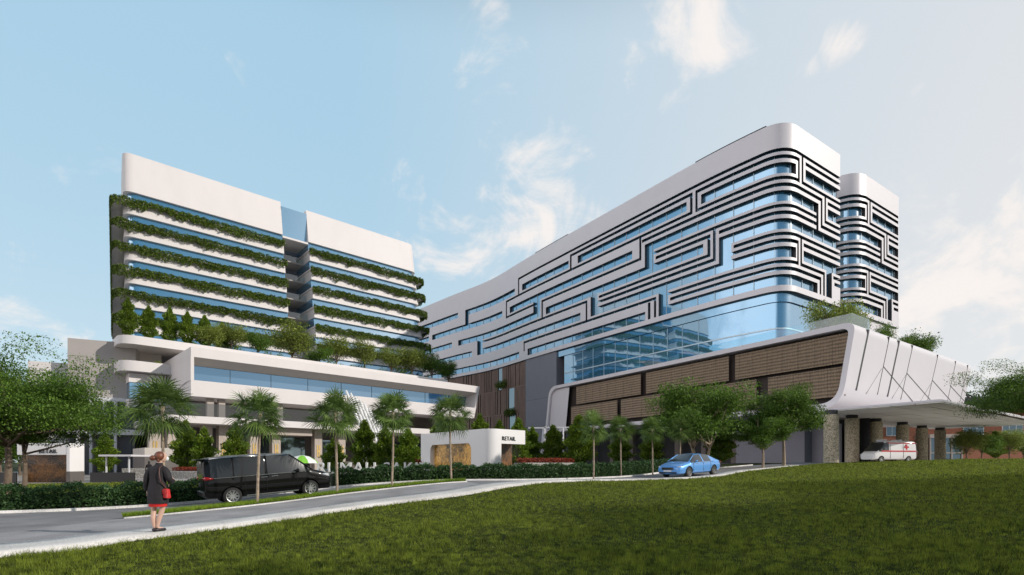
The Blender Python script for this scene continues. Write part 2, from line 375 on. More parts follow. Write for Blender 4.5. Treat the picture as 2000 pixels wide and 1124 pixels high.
def G(x, y): return float(ground_z(x, y))
def GV(x, y, dz=0): return Vector((x, y, G(x, y) + dz))

def grass_ground():
    m, t, b = new_mat('lawn_soil')
    geo = t.nodes.new('ShaderNodeNewGeometry'); r = t.nodes.new('ShaderNodeValToRGB')
    n = t.nodes.new('ShaderNodeTexNoise'); n.inputs['Scale'].default_value = 9; n.inputs['Detail'].default_value = 8; n.inputs['Roughness'].default_value = .7
    t.links.new(geo.outputs['Position'], n.inputs['Vector'])
    r.color_ramp.elements[0].position = .3; r.color_ramp.elements[1].position = .72
    r.color_ramp.elements[0].color = (.012, .018, .005, 1); r.color_ramp.elements[1].color = (.055, .068, .016, 1)
    t.links.new(n.outputs[0], r.inputs[0]); t.links.new(r.outputs[0], b.inputs['Base Color']); b.inputs['Roughness'].default_value = .95
    b.inputs['Specular IOR Level'].default_value = .1
    return m
M['soil'] = grass_ground()
def axis_vals(lo, hi, c, fine, n):
    t = np.linspace(-1, 1, n); k = 5.2
    v = np.sinh(k * t) / np.sinh(k)
    return np.where(v < 0, c + v * (c - lo), c + v * (hi - c))
gx = np.unique(np.r_[np.arange(-45, 75, 1.0), -45 - np.geomspace(2, 1500, 22), 74 + np.geomspace(2, 1500, 22)])
gy = np.unique(np.r_[np.arange(-2, 75, 1.0), -2 - np.geomspace(2, 300, 12), 74 + np.geomspace(2, 2500, 24)])
XX, YY = np.meshgrid(gx, gy); ZZ = ground_z(XX, YY)
nx, ny = len(gx), len(gy); idx = np.arange(nx * ny).reshape(ny, nx)
Fq = np.stack([idx[:-1, :-1], idx[:-1, 1:], idx[1:, 1:], idx[1:, :-1]], -1).reshape(-1, 4)
g_o = link('ground', np_mesh('ground', np.c_[XX.ravel(), YY.ravel(), ZZ.ravel()], Fq, True), M['soil']); tag(g_o, kind='structure')

def asphalt(name, c, gsc=60):
    m, t, b = new_mat(name); geo = t.nodes.new('ShaderNodeNewGeometry')
    n = t.nodes.new('ShaderNodeTexNoise'); n.inputs['Scale'].default_value = gsc; n.inputs['Detail'].default_value = 3
    n2 = t.nodes.new('ShaderNodeTexNoise'); n2.inputs['Scale'].default_value = .8; n2.inputs['Detail'].default_value = 6
    for q in (n, n2): t.links.new(geo.outputs['Position'], q.inputs['Vector'])
    ad = t.nodes.new('ShaderNodeMath'); ad.operation = 'ADD'; t.links.new(n.outputs[0], ad.inputs[0]); t.links.new(n2.outputs[0], ad.inputs[1])
    r = t.nodes.new('ShaderNodeValToRGB'); r.color_ramp.elements[0].position = .35; r.color_ramp.elements[1].position = .65
    mr = t.nodes.new('ShaderNodeMath'); mr.operation = 'MULTIPLY'; mr.inputs[1].default_value = .5; t.links.new(ad.outputs[0], mr.inputs[0]); t.links.new(mr.outputs[0], r.inputs[0])
    r.color_ramp.elements[0].color = (*[x * .62 for x in c], 1); r.color_ramp.elements[1].color = (*[x * 1.32 for x in c], 1)
    t.links.new(r.outputs[0], b.inputs['Base Color']); b.inputs['Roughness'].default_value = .9
    bp = t.nodes.new('ShaderNodeBump'); bp.inputs['Strength'].default_value = .4; bp.inputs['Distance'].default_value = .01
    t.links.new(n.outputs[0], bp.inputs['Height']); t.links.new(bp.outputs[0], b.inputs['Normal']); return m
M['asphalt'] = asphalt('asphalt', (.22, .215, .22)); M['paving'] = asphalt('grey_paving', (.32, .31, .315), 45)
M['concrete'] = asphalt('pale_concrete', (.62, .60, .57), 25); M['plaza'] = asphalt('plaza_paving', (.30, .28, .26), 8)

def resample(pts, n):
    p = np.array(pts, float)
    # Catmull-Rom through the points, then even spacing
    q = [2 * p[0] - p[1]] + list(p) + [2 * p[-1] - p[-2]]; o = []
    for i in range(1, len(q) - 2):
        for t in np.linspace(0, 1, 24, endpoint=False):
            a, b, c, d = q[i - 1:i + 3]; o.append(.5 * (2 * b + (c - a) * t + (2 * a - 5 * b + 4 * c - d) * t * t + (3 * b - a - 3 * c + d) * t ** 3))
    o.append(p[-1]); o = np.array(o); s = np.r_[0, np.cumsum(np.hypot(*np.diff(o, axis=0).T))]
    t = np.linspace(0, s[-1], n); return np.c_[np.interp(t, s, o[:, 0]), np.interp(t, s, o[:, 1])]
def offset(line, d):
    g = np.gradient(line, axis=0); g /= np.hypot(g[:, 0], g[:, 1])[:, None]
    return line + np.c_[-g[:, 1], g[:, 0]] * d
def sheet(name, A, B, dz, m, k=10, thick=0.0, kind='structure', parent=None):
    n = len(A); t = np.linspace(0, 1, k + 1)[None, :, None]
    Q = A[:, None, :] * (1 - t) + B[:, None, :] * t
    Z = ground_z(Q[..., 0], Q[..., 1]) + dz
    V = np.concatenate([Q, Z[..., None]], -1).reshape(-1, 3); ix = np.arange(n * (k + 1)).reshape(n, k + 1)
    F4 = np.stack([ix[:-1, :-1], ix[1:, :-1], ix[1:, 1:], ix[:-1, 1:]], -1).reshape(-1, 4)
    if thick:
        W = V.copy(); W[:, 2] -= thick; b = len(V); V = np.r_[V, W]; sides = []
        for (a, c) in ((ix[:-1, 0], ix[1:, 0]), (ix[1:, -1], ix[:-1, -1]), (ix[0, 1:], ix[0, :-1]), (ix[-1, :-1], ix[-1, 1:])):
            sides.append(np.stack([c, a, a + b, c + b], -1))
        F4 = np.r_[F4, np.concatenate(sides)]
    me = np_mesh(name, V, F4)
    bm = bmesh.new(); bm.from_mesh(me); bmesh.ops.recalc_face_normals(bm, faces=bm.faces); bm.to_mesh(me); bm.free()
    o = link(name, me, m, parent)
    if kind and parent is None: tag(o, kind=kind)
    return o
# near edge of the pale path that bounds the lawn, from left to right and on past the blue car to the porch
LAWN = resample([(-22, 1.5), (-14, 4.6), (-8.4, 8.5), (-7.5, 10.3), (-6.25, 12.9), (-4.77, 16.3), (-1.74, 19.4), (.16, 22.4), (2.2, 24.9), (6, 28.0), (10, 30.4), (13.7, 33.2), (19.5, 40.2), (25.6, 45.6)], 160)
PATH_W = np.interp(np.arange(160), [0, 70, 100, 120, 159], [1.5, 1.45, 1.1, .8, .8])
LAWN2 = LAWN + (offset(LAWN, 1.0) - LAWN) * PATH_W[:, None]
KERB = resample([(-45, 6), (-26, 14.2), (-16.9, 17.2), (-13.5, 20.0), (-11.3, 22.8), (-8.5, 25.4), (-3.7, 27.4), (0.3, 28.6), (6.9, 33.0), (11, 37.5), (16, 43.5), (24, 51)], 160)
sheet('road', LAWN2, KERB, .03, M['asphalt'], 14)
sheet('path', LAWN, LAWN2, .09, M['concrete'], 3, .16)
# footpath paving between pale path and the palm verge
VERGE = resample([(-11.3, 14.9), (-10.2, 16.6), (-9.0, 18.25), (-7.0, 20.3), (-5.1, 21.9), (-2.2, 24.35)], 60)
sub = LAWN2[(LAWN2[:, 0] > -12.5) & (LAWN2[:, 0] < -.8)]
fa = resample(sub[::6], 60); sheet('footpath', fa, offset(VERGE, -.05), .045, M['paving'], 5)
# verge: kerbed strip of grass under the palms
def verge_w(i, n): return .62 * min(1, math.sin(math.pi * (i + .6) / n) * 2.2)
vw = np.array([verge_w(i, 60) for i in range(60)])[:, None]
VA = VERGE + (offset(VERGE, 1) - VERGE) * vw * .15; VB = VERGE + (offset(VERGE, 1) - VERGE) * vw * 1.35
sheet('verge', VA, VB, .10, M['soil'], 3, .12)
sheet('kerb', VERGE + (offset(VERGE, 1) - VERGE) * (vw * .15 - .12), VA, .085, M['concrete'], 1, .12)
KIN = offset(KERB, .18); sheet('kerb', KERB, KIN, .12, M['concrete'], 1, .14)
# raised grass bank right of the drive and the pale ramp up to the porch
DRV = resample([(25.6, 45.6), (30.5, 49.6), (35.5, 52.2), (48, 57), (62, 66)], 60)
DRV2 = resample([(24, 51), (29, 54.5), (33, 62), (48, 76), (66, 90)], 60)
sheet('road', DRV, DRV2, .032, M['asphalt'], 12)
FA = resample([(36, 53.2), (46, 55.6), (60, 63), (78, 74), (100, 88)], 40); FB = resample([(34, 62), (38, 70), (50, 84), (64, 96), (84, 108)], 40)
sheet('bounce_forecourt', FA, FB, .05, M['concrete'], 10)  # pale sheet added to bounce sunlight up onto the canopy underside
RA = resample([(29.6, 48.8), (33, 49.7), (36.6, 50.6), (40, 51.6)], 20); sheet('pavement', RA, RA + np.array([.8, 1.9]), .05, M['concrete'], 3, .1)
# plaza in front of both buildings
PA = resample([(-60, 38), (-38, 40.5), (-24, 43.8), (-12, 41), (0, 38), (8, 46), (18, 55), (30, 66), (60, 92)], 80)
PB = resample([(-90, 80), (-60, 92), (-36, 90), (-20, 92), (-8, 100), (4, 112), (20, 110), (34, 104), (60, 110)], 80)
sheet('plaza', PA, PB, .03, M['plaza'], 16)
# ------------------------------------------------------------------ right hand block: long curved wing with a maze of white bands
def catmull(pts, n=24):
    p = [Vector(q) for q in pts]; p = [2 * p[0] - p[1]] + p + [2 * p[-1] - p[-2]]; o = []
    for i in range(1, len(p) - 2):
        for k in range(n):
            t = k / n; a, b, c, d = p[i - 1:i + 3]
            o.append(.5 * (2 * b + (c - a) * t + (2 * a - 5 * b + 4 * c - d) * t * t + (3 * b - a - 3 * c + d) * t ** 3))
    o.append(p[-2]); return o
class FacadePath:
    """u > 0 runs along the long face away from the corner, u < 0 along the end face"""
    def __init__(s, longpts, enddir, rad=3.2):
        s.c = [Vector(q) for q in catmull(longpts)]; s.l = [0]
        for a, b in zip(s.c[:-1], s.c[1:]): s.l.append(s.l[-1] + (b - a).length)
        s.e = Vector(enddir).normalized(); s.rad = rad
    def raw(s, u):
        if u <= 0: return s.c[0] + s.e * (-u)
        u = min(u, s.l[-1] - 1e-4)
        j = int(np.searchsorted(s.l, u, 'right')) - 1; t = (u - s.l[j]) / (s.l[j + 1] - s.l[j])
        return s.c[j].lerp(s.c[j + 1], t)
    def pt(s, u):
        r = s.rad
        if abs(u) < r:
            t = (u + r) / (2 * r); a, b, c = s.raw(-r), s.raw(0), s.raw(r)
            return a * (1 - t) ** 2 + b * 2 * t * (1 - t) + c * t * t
        return s.raw(u)
    def nrm(s, u):
        d = s.pt(u + .15) - s.pt(u - .15); return Vector((d.y, -d.x)).normalized() * s.sgn
    sgn = -1
    def at(s, u, out, z):
        p = s.pt(u); n = s.nrm(u); return Vector((p.x + n.x * out, p.y + n.y * out, z))
def us_between(a, b, rad=3.2):
    v = {a, b}
    x = a
    while x < b:
        v.add(round(x, 3)); x += .45 if -rad - .1 < x < rad + .1 else 2.0
    return sorted(v)

ROWS = []   # (sequence of cut rectangles u0,u1,z0,z1)
def O(k, *sp):
    for a, b in sp: ROWS.append((a, b, 47.1 - 4.4 * k, 48.65 - 4.4 * k))
def G1(k, *sp):
    for a, b in sp: ROWS.append((a, b, 46.1 - 4.4 * k, 46.5 - 4.4 * k))
def G2(k, *sp):
    for a, b in sp: ROWS.append((a, b, 45.0 - 4.4 * k, 45.45 - 4.4 * k))
def VC(a, b, z0, z1): ROWS.append((a, b, z0, z1))
# long face
O(0, (-2.6, 13.6), (16.7, 46.1), (49.4, 68.5), (72.3, 97.5), (101.3, 143)); O(1, (-8.9, 26.3), (29.7, 74.8), (79, 115.8), (118, 143))
O(2, (-17, 10.2), (13.3, 58), (60.5, 101), (104.5, 143)); O(3, (-2.6, 41.8), (45.3, 91.7), (94.4, 143)); O(4, (-9.2, 22.9), (26.3, 65.9), (70.1, 143))
G1(-1, (-17, 70.5)); G2(-1, (-3.6, 14.75), (15.45, 48.8)); G1(0, (-3.6, 14.75), (15.45, 76.9)); G2(0, (-10.8, 27.0))
VC(14.4, 14.75, 46.1, 49.85); VC(15.45, 15.85, 46.1, 49.85); VC(48.35, 48.8, 46.1, 49.85); VC(70.05, 70.5, 46.1, 50.9); VC(76.45, 76.9, 41.7, 46.5)
G1(1, (-8.9, 24.2), (27.3, 59.8), (63.3, 76.9)); G2(1, (-8.9, 10.2), (11.9, 23.6)); VC(27.3, 27.7, 41.7, 46.5); VC(24.2, 26.3, 38.3, 44.25)
VC(59.35, 59.8, 37.3, 42.1); VC(60.5, 63.3, 38.3, 44.25); VC(10.9, 11.3, 36.2, 42.1); VC(11.9, 12.35, 37.3, 41.05); VC(8.1, 10.2, 33.9, 39.85)
G1(2, (-17, 7.6), (11.9, 39.2), (43.0, 89.3)); G2(2, (-3.3, 8.1), (10.9, 39.7)); VC(39.7, 41.8, 33.9, 39.85); VC(43.0, 43.4, 33.3, 37.7)
VC(89.3, 91.7, 33.9, 39.85); VC(96, 97.5, 42.7, 48.65)
G1(3, (-3.3, 20.8), (23.6, 67.8)); G2(3, (-10.4, 20.2)); VC(67.4, 67.8, 30.9, 33.3); VC(23.6, 24.0, 29.5, 33.3); VC(25.0, 25.5, 29.5, 32.6); VC(20.8, 22.9, 29.5, 35.45)
# end face (u < 0)
O(0, (-17, -5.5)); G2(-1, (-17, -5.5)); G1(0, (-17, -4.3)); VC(-3.6, -3.2, 46.1, 49.85); VC(-4.7, -4.3, 46.1, 50.9)
VC(-10.8, -10.35, 40.6, 45.45); G2(1, (-17, -10.35)); VC(-12.0, -11.6, 41.7, 46.5); G1(1, (-17, -11.6)); G2(0, (-17, -12.7)); O(1, (-17, -12.7)); VC(-9.5, -8.9, 38.3, 44.25)
VC(-3.3, -3.0, 32.9, 36.65); VC(-4.3, -3.9, 32.9, 37.7); O(3, (-14, -4.9)); G2(2, (-17, -4.9)); O(3, (-17, -14)); G1(3, (-11.6, -3.9)); VC(-11.6, -11.15, 29.5, 33.3)
VC(-10.4, -10.0, 29.5, 32.25); VC(-14.0, -12.2, 29.5, 35.45); G2(3, (-17, -15)); G1(3, (-17, -14.6))

def maze(path, u0, u1, root, ztop=54.9, zbot=28.5, out=.62):
    cut = [(max(a - .06, u0), min(b + .06, u1), c - .075, d + .075) for a, b, c, d in ROWS if max(a, u0) < min(b, u1)]
    us = sorted(set([round(x, 3) for c in cut for x in c[:2]] + [round(x, 3) for x in us_between(u0, u1)]))
    us = [us[0]] + [b for a, b in zip(us[:-1], us[1:]) if b - a > .02]
    zs = sorted(set([round(x, 3) for c in cut for x in c[2:]] + [zbot, ztop]))
    nu, nz = len(us) - 1, len(zs) - 1; fill = np.ones((nu, nz), bool)
    um = np.array([(a + b) / 2 for a, b in zip(us[:-1], us[1:])]); zm = np.array([(a + b) / 2 for a, b in zip(zs[:-1], zs[1:])])
    for a, b, c, d in cut: fill[np.ix_((um > a) & (um < b), (zm > c) & (zm < d))] = False
    mb = MB(); F = [[path.at(u, out, z) for z in zs] for u in us]; Bk = [[path.at(u, .02, z) for z in zs] for u in us]
    for i in range(nu):
        for j in range(nz):
            if not fill[i, j]: continue
            mb.quad(F[i][j], F[i][j + 1], F[i + 1][j + 1], F[i + 1][j], 0)
            for (ii, jj, a, b) in ((i - 1, j, (i, j), (i, j + 1)), (i + 1, j, (i + 1, j + 1), (i + 1, j)), (i, j - 1, (i + 1, j), (i, j)), (i, j + 1, (i, j + 1), (i + 1, j + 1))):
                if not (0 <= ii < nu and 0 <= jj < nz) or not fill[ii, jj]:
                    mb.quad(F[a[0]][a[1]], Bk[a[0]][a[1]], Bk[b[0]][b[1]], F[b[0]][b[1]], 1)
    return mb.build('banded_facade', [M['white_cool'], M['dark_return']], root, root, auto=28)

def wing(name, path, u0, u1, label, depth=16.8):
    root = empty(name, (*path.pt(0), G(*path.pt(0))), 0, label, 'building')
    maze(path, u0, u1, root)
    us = us_between(u0, u1)
    # glazing, one band per storey, behind the white bands
    for k in range(5):
        z1, z0 = 49.0 - 4.4 * k, 44.6 - 4.4 * k
        if k == 0: z1 = 51.2
        mb = MB(); mb.strip([path.at(u, -.05, z0) for u in us], [path.at(u, -.05, z1) for u in us]); mb.build('glazing', M['glass'], root, root, smooth='weld')
    mb = MB(); u = u0 + 1.2
    while u < u1:
        for zz in (0,):
            a = path.at(u - .04, -.04, 0); b = path.at(u + .04, -.04, 0); c = path.at(u + .04, .06, 0); d = path.at(u - .04, .06, 0)
            mb.prism([(q.x, q.y) for q in (a, d, c, b)], 28.6, 50.8)
        u += 3.4
    mb.build('mullion_grid', M['mullion'], root, root)
    # roof and the walls one does not see from the drive
    rim = [path.at(u, .58, 54.5) for u in us]; inn = [path.at(u, -depth, 54.5) for u in us if u > depth + 4 or True]
    far = [path.pt(max(u, 0)) for u in us]
    mb = MB(); e = path.e
    bk = [Vector((*(path.raw(max(u, 0)) + e * (-u0)), 54.5)) for u in us]
    mb.strip(bk, rim); mb.strip([Vector((p.x, p.y, 10)) for p in bk], bk); mb.build('roof', M['roofgrey'], root, root)
    return root
LONG = [(42.4, 80), (34.6, 89.6), (21.7, 108.4), (6.2, 131.5), (-3.2, 146.5), (-9.0, 154), (-18.0, 163.5), (-29.9, 176.7), (-45, 193)]
ENDD = (1.52, 1)
FacadePath.sgn = -1
pathA = FacadePath(LONG, ENDD)
if pathA.nrm(20).y > 0: FacadePath.sgn = 1
wingA = wing('hospital_wing', pathA, -17, 140, 'long curved white hospital block with a maze of dark edged bands over blue glass')
# tall blue glass storey under the bands, down to the podium deck, and the lower walls left of it
us = us_between(-17, 52)
mb = MB(); mb.strip([pathA.at(u, -.3, 16) for u in us], [pathA.at(u, -.3, 28.6) for u in us]); mb.build('lobby_glazing', M['glass'], wingA, wingA, smooth='weld')
mb = MB(); u = -15.8
while u < 52:
    if -13 < u < 12: u += 3.4; continue
    a, b, c, d = (pathA.at(u + i, o, 0) for i, o in ((-.03, -.28), (.03, -.28), (.03, -.2), (-.03, -.2)))
    mb.prism([(q.x, q.y) for q in (a, d, c, b)], 16, 28.55); u += 3.4
for zz in (22.7,):
    uu = us_between(-16.9, 51.9); mb.strip([pathA.at(u, -.2, zz) for u in uu], [pathA.at(u, -.2, zz + .22) for u in uu])
mb.build('lobby_mullions', M['mullion'], wingA, wingA)
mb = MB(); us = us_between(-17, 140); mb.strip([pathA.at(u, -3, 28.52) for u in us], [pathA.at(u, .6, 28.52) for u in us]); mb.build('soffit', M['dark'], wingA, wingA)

def uA(px):  # distance along the long face at a photo column
    lo, hi = 0, 139
    f = lambda u: pathA.raw(u).x / pathA.raw(u).y * 1000 + 1000
    for _ in range(50):
        m = (lo + hi) / 2
        if f(m) > px: lo = m
        else: hi = m
    return lo
for a, b in ((2.5, 15), (50, 63)):
    mb = MB(); uu = us_between(a, b); mb.strip([pathA.at(u, .35, 54.85) for u in uu], [pathA.at(u, .35, 55.25) for u in uu]); mb.strip([pathA.at(u, .35, 55.25) for u in uu], [pathA.at(u, -.6, 55.25) for u in uu]); mb.build('roof_edge', M['dark'], wingA, wingA, smooth='weld')
# grey flank wall and brown slatted wall with small planters under the long wing
u1, u2, u3 = uA(1088), uA(1028), uA(872)
mb = MB(); uu = us_between(u1 - .1, u2)
for (za, zb) in ((0, 17.6), (17.65, 28.45)): mb.strip([pathA.at(u, .3, za) for u in uu], [pathA.at(u, .3, zb) for u in uu])
mb.strip([pathA.at(u, .27, 17.5) for u in uu], [pathA.at(u, .27, 17.8) for u in uu], 1)
mb.quad(pathA.at(u1 - .1, .3, 0), pathA.at(u1 - .1, -4, 0), pathA.at(u1 - .1, -4, 28.4), pathA.at(u1 - .1, .3, 28.4))
mb.build('flank_wall', [M['greypanel'], M['dark']], wingA, wingA)
uu = us_between(u2, u3)
mb = MB(); mb.strip([pathA.at(u, .0, 0) for u in uu], [pathA.at(u, .0, 28.4) for u in uu]); mb.build('slat_backing', M['louvre_gap'], wingA, wingA)
mb = MB()
def upright(mb, u, w, o0, o1, z0, z1, m=0):
    a, b, c, d = pathA.at(u, o0, 0), pathA.at(u + w, o0, 0), pathA.at(u + w, o1, 0), pathA.at(u, o1, 0)
    mb.prism([(q.x, q.y) for q in (a, d, c, b)], z0, z1, m)
BAND = [(0, 7.5), (7.7, 15.0), (15.2, 22.0), (22.2, 28.3)]
gaps = {3: (uA(983), uA(975)), 2: (uA(983), uA(975)), 1: (uA(1007), uA(994)), 0: (0, 0)}
gaps[2] = (uA(1007), uA(994)); gaps[1] = (uA(1007), uA(995))
for bi, (z0, z1) in enumerate(BAND):
    u = u2 + .3; r = random.Random(bi)
    while u < u3:
        g = gaps[bi]
        if not (min(g) < u < max(g)): upright(mb, u, .34, .02, .28, z0, z1, 0)
        u += .62 + r.choice((0, 0, 0, .3))
for z in (7.5, 15.0, 22.0):
    mb.strip([pathA.at(u, .16, z) for u in uu], [pathA.at(u, .16, z + .2) for u in uu])
mb.build('timber_slats', M['wood'], wingA, wingA)
mb = MB()
for bi in (1, 2, 3):
    a, b = sorted(gaps[bi]); z0, z1 = BAND[bi]
    mb.strip([pathA.at(u, .06, z0) for u in us_between(a, b)], [pathA.at(u, .06, z1) for u in us_between(a, b)])
mb.build('slot_window', M['glass_dark'], wingA, wingA)

pathB = FacadePath([(63, 94), (55.2, 103.6), (48, 114)], ENDD)
wingB = wing('hospital_wing', pathB, -17.3, 20, 'second banded white end block standing behind the right end of the long curved block')
us = us_between(-17.3, 12); mb = MB(); mb.strip([pathB.at(u, .2, 10) for u in us], [pathB.at(u, .2, 28.5) for u in us]); mb.build('lower_wall', M['white_cool'], wingB, wingB, smooth='weld')

# ------------------------------------------------------------------ podium box: rounded slanted tube, open towards the drive
PD = frame((39, 58), (-26, 43), (-43, -26))         # along = away to the left, outward = towards the drive
E1 = Vector((.82, .572)); DEP = 43.0
SK = .165                                            # slant of the two ends (metres along per metre of height)
pod = empty('podium', (39, 58, 1.5), 0, 'white slanted podium box with brown louvre front below the blue glass block', 'podium')
ZB, ZT = 7.9, 17.6
def pod_outline(inset, rt, rb, left=60.0, n=10):
    """rounded parallelogram in (along, z)"""
    z0, z1 = ZB + inset, ZT - inset; k = SK
    c = [(0 + k * (ZT - z1) + inset, z1, rt), (k * (ZT - z0) + inset, z0, rb), (left + k * (ZT - z0) - inset, z0, .2), (left + k * (ZT - z1) - inset * 1.0, z1, 2.3)]
    o = []
    for i in range(4):
        p0, p1, p2 = (Vector(c[(i + j) % 4][:2]) for j in (-1, 0, 1)); r = c[i][2] - 0
        a = p1 + (p0 - p1).normalized() * r; b = p1 + (p2 - p1).normalized() * r
        for j in range(n + 1):
            t = j / n; o.append(a * (1 - t) ** 2 + p1 * 2 * t * (1 - t) + b * t * t)
    return o
OUT, INN = pod_outline(0, 1.3, 2.6), pod_outline(.62, .9, 2.1)
def pd3(q, w): # w = depth towards the back, along E1
    b = PD(q.x, 0, q.y); return Vector((b.x + E1.x * w, b.y + E1.y * w, q.y))
mb = MB()
of, inf, ob, inb = [pd3(q, 0) for q in OUT], [pd3(q, 0) for q in INN], [pd3(q, DEP) for q in OUT], [pd3(q, 1.6) for q in INN]
mb.strip(of, inf, 0, True); mb.strip(of, ob, 0, True); mb.strip(inf, inb, 0, True)
mb.build('shell', M['white_cool'], pod, pod, auto=30)
# louvre panels in two rows behind the frame
def pdp(u, z, w): b = PD(u, 0, z); return Vector((b.x + E1.x * w, b.y + E1.y * w, z))
mb = MB(); mb.add([pd3(q, 1.55) for q in INN], [tuple(range(len(INN)))]); mb.build('louvre_backing', M['louvre_gap'], pod, pod)
def t_of(px, z):  # along at a photo column on plane w=.8
    b = PD(0, 0, 0) ; o = Vector((b.x + E1.x * .8, b.y + E1.y * .8)); a = PD.a; k = (px - 1000) / 1000
    return (k * o.y - o.x) / (a.x - k * a.y)
rows = [((9.3, 12.75), [1652, 1500, 1478, 1330, 1310, 1213, 1206, 1116]), ((13.15, 16.6), [1662, 1436, 1424, 1262, 1252, 1126])]
for (z0, z1), pxs in rows:
    for i in range(0, len(pxs) - 1, 2):
        a, b = t_of(pxs[i], z0), t_of(pxs[i + 1], z0)
        mb = MB(); n = max(2, int((b - a) / .34)); xs = np.linspace(a, b, n + 1)
        for j in range(n):
            d = .62 + .07 * ((j % 2))
            # corrugated mesh: narrow vertical folds
            m_ = (xs[j] + xs[j + 1]) / 2
            for (p, q, e, f) in ((xs[j], m_, .78, .60), (m_, xs[j + 1], .60, .78)):
                mb.quad(pdp(p, z0, e), pdp(q, z0, f), pdp(q, z1, f), pdp(p, z1, e))
            if j % 6 == 0: mb.quad(pdp(xs[j], z0, .55), pdp(xs[j] + .06, z0, .55), pdp(xs[j] + .06, z1, .55), pdp(xs[j], z1, .55))
        mb.build('louvre_panel', M['louvre'], pod, pod)
# white side panel inside the left end
mb = MB(); ua, ub = t_of(1112, 12), 59.2
mb.add([pdp(ua + SK * 5.0, 8.6, .5), pdp(ub + SK * 9.0, 8.6, .5), pdp(ub + SK * 1.5, 16.9, .5), pdp(ua - .4, 16.9, .5)], [(0, 1, 2, 3)])
mb.build('side_panel', M['white_cool'], pod, pod)
mb = MB(); mb.tube([pdp(60 + SK * (ZT - 9), 9, .1), pdp(60 + SK * (ZT - 1.0), 1.0, .1)], .7, 8); mb.build('end_leg', M['white_cool'], pod, pod, smooth=True)
# slits in the white right-hand end, found where they lie on that slanted plane
_p0, _p1, _p2 = pdp(0, ZT, 0), pdp(SK * (ZT - ZB), ZB, 0), pdp(0, ZT, DEP)
_nn = (_p1 - _p0).cross(_p2 - _p0).normalized()
if _nn.y > 0: _nn = -_nn
def on_end(cx, cy):
    d = P(1560 + cx / 2.81, 560 + cy / 2.81, 1) - Vector((0, 0, CAMZ)); o = Vector((0, 0, CAMZ))
    return o + d * ((_p0 - o).dot(_nn) / d.dot(_nn))
for a, b, w in [((385, 237), (315, 570), .42), ((553, 297), (487, 605), .42), ((498, 277), (432, 593), .17), ((627, 323), (560, 620), .17), ((765, 375), (705, 635), .17),
                ((863, 410), (815, 635), .17), ((930, 432), (880, 652), .17), ((463, 438), (635, 642), .13), ((592, 475), (730, 632), .13), ((733, 515), (848, 643), .13),
                ((830, 543), (908, 628), .13), ((900, 565), (948, 618), .12), ((455, 450), (350, 622), .05), ((588, 485), (500, 635), .05), ((730, 525), (668, 628), .05)]:
    A, B = on_end(*a), on_end(*b)
    if B.z < ZB + 2.0: B = A + (B - A) * ((A.z - ZB - 2.0) / (A.z - B.z))
    d = (B - A).normalized(); s = d.cross(_nn) * w / 2
    mb = MB(); o1, o2 = _nn * .012, -_nn * .3
    mb.hexa([A - s + o2, A + s + o2, B + s + o2, B - s + o2, A - s + o1, A + s + o1, B + s + o1, B - s + o1]); mb.build('facade_slit', M['dark'], pod, pod)
# ground storey below: set back dark and grey walls
mb = MB()
W = lambda u, w, z: pdp(u, z, w)
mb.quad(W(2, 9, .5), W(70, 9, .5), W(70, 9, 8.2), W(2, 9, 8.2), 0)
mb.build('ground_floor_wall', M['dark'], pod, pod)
mb = MB(); ta, tb = t_of(1610, 4) , t_of(1405, 4)
mb.fbox(lambda u, o, z: W(u, -o, z), ta, tb, -5.5, -5.0, .5, 6.4); mb.build('grey_wall', M['greypanel'], pod, pod)
mb = MB()
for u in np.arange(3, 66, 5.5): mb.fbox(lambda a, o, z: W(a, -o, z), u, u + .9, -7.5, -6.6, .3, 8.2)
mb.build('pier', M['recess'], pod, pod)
mb = MB()
for w_ in (8, 18): mb.fbox(lambda a, o, z: W(a, -o, z), 6.5, 7.0, -w_ - 6, -w_, .8, 8.0)
mb.build('porch_wall', M['annex'], pod, pod)
mb = MB(); mb.quad(W(7.3, 3, .8), W(7.3, 25, .8), W(7.3, 25, 8), W(7.3, 3, 8)); mb.build('porch_glazing', M['glass_dark'], pod, pod)
# glass balustrade on deck edge
mb = MB()
mb.quad(pdp(.9, 17.6, 1.2), pdp(36, 17.6, 1.2), pdp(36, 18.9, 1.2), pdp(.9, 18.9, 1.2)); mb.quad(pdp(.9, 17.6, 1.2), pdp(.9, 17.6, 6), pdp(.9, 18.9, 6), pdp(.9, 18.9, 1.2))
mb.build('glass_balustrade', clear_glass('blue_balustrade', (.55, .82, .92), .2), pod, pod)
# stone clad round columns
def stone():
    m, t, b = new_mat('pebble_clad'); geo = t.nodes.new('ShaderNodeNewGeometry'); v = t.nodes.new('ShaderNodeTexVoronoi'); v.inputs['Scale'].default_value = 11
    v.distance = 'MANHATTAN'; t.links.new(geo.outputs['Position'], v.inputs['Vector'])
    r = t.nodes.new('ShaderNodeValToRGB'); r.color_ramp.elements[0].color = (.22, .19, .13, 1); r.color_ramp.elements[1].color = (.66, .58, .42, 1)
    s = t.nodes.new('ShaderNodeSeparateColor'); t.links.new(v.outputs['Color'], s.inputs[0]); t.links.new(s.outputs[0], r.inputs[0]); t.links.new(r.outputs[0], b.inputs['Base Color'])
    b.inputs['Roughness'].default_value = .8; bp = t.nodes.new('ShaderNodeBump'); bp.inputs['Strength'].default_value = .8; bp.inputs['Distance'].default_value = .04
    t.links.new(v.outputs['Distance'], bp.inputs['Height']); t.links.new(bp.outputs[0], b.inputs['Normal']); return m
M['pebble'] = stone()
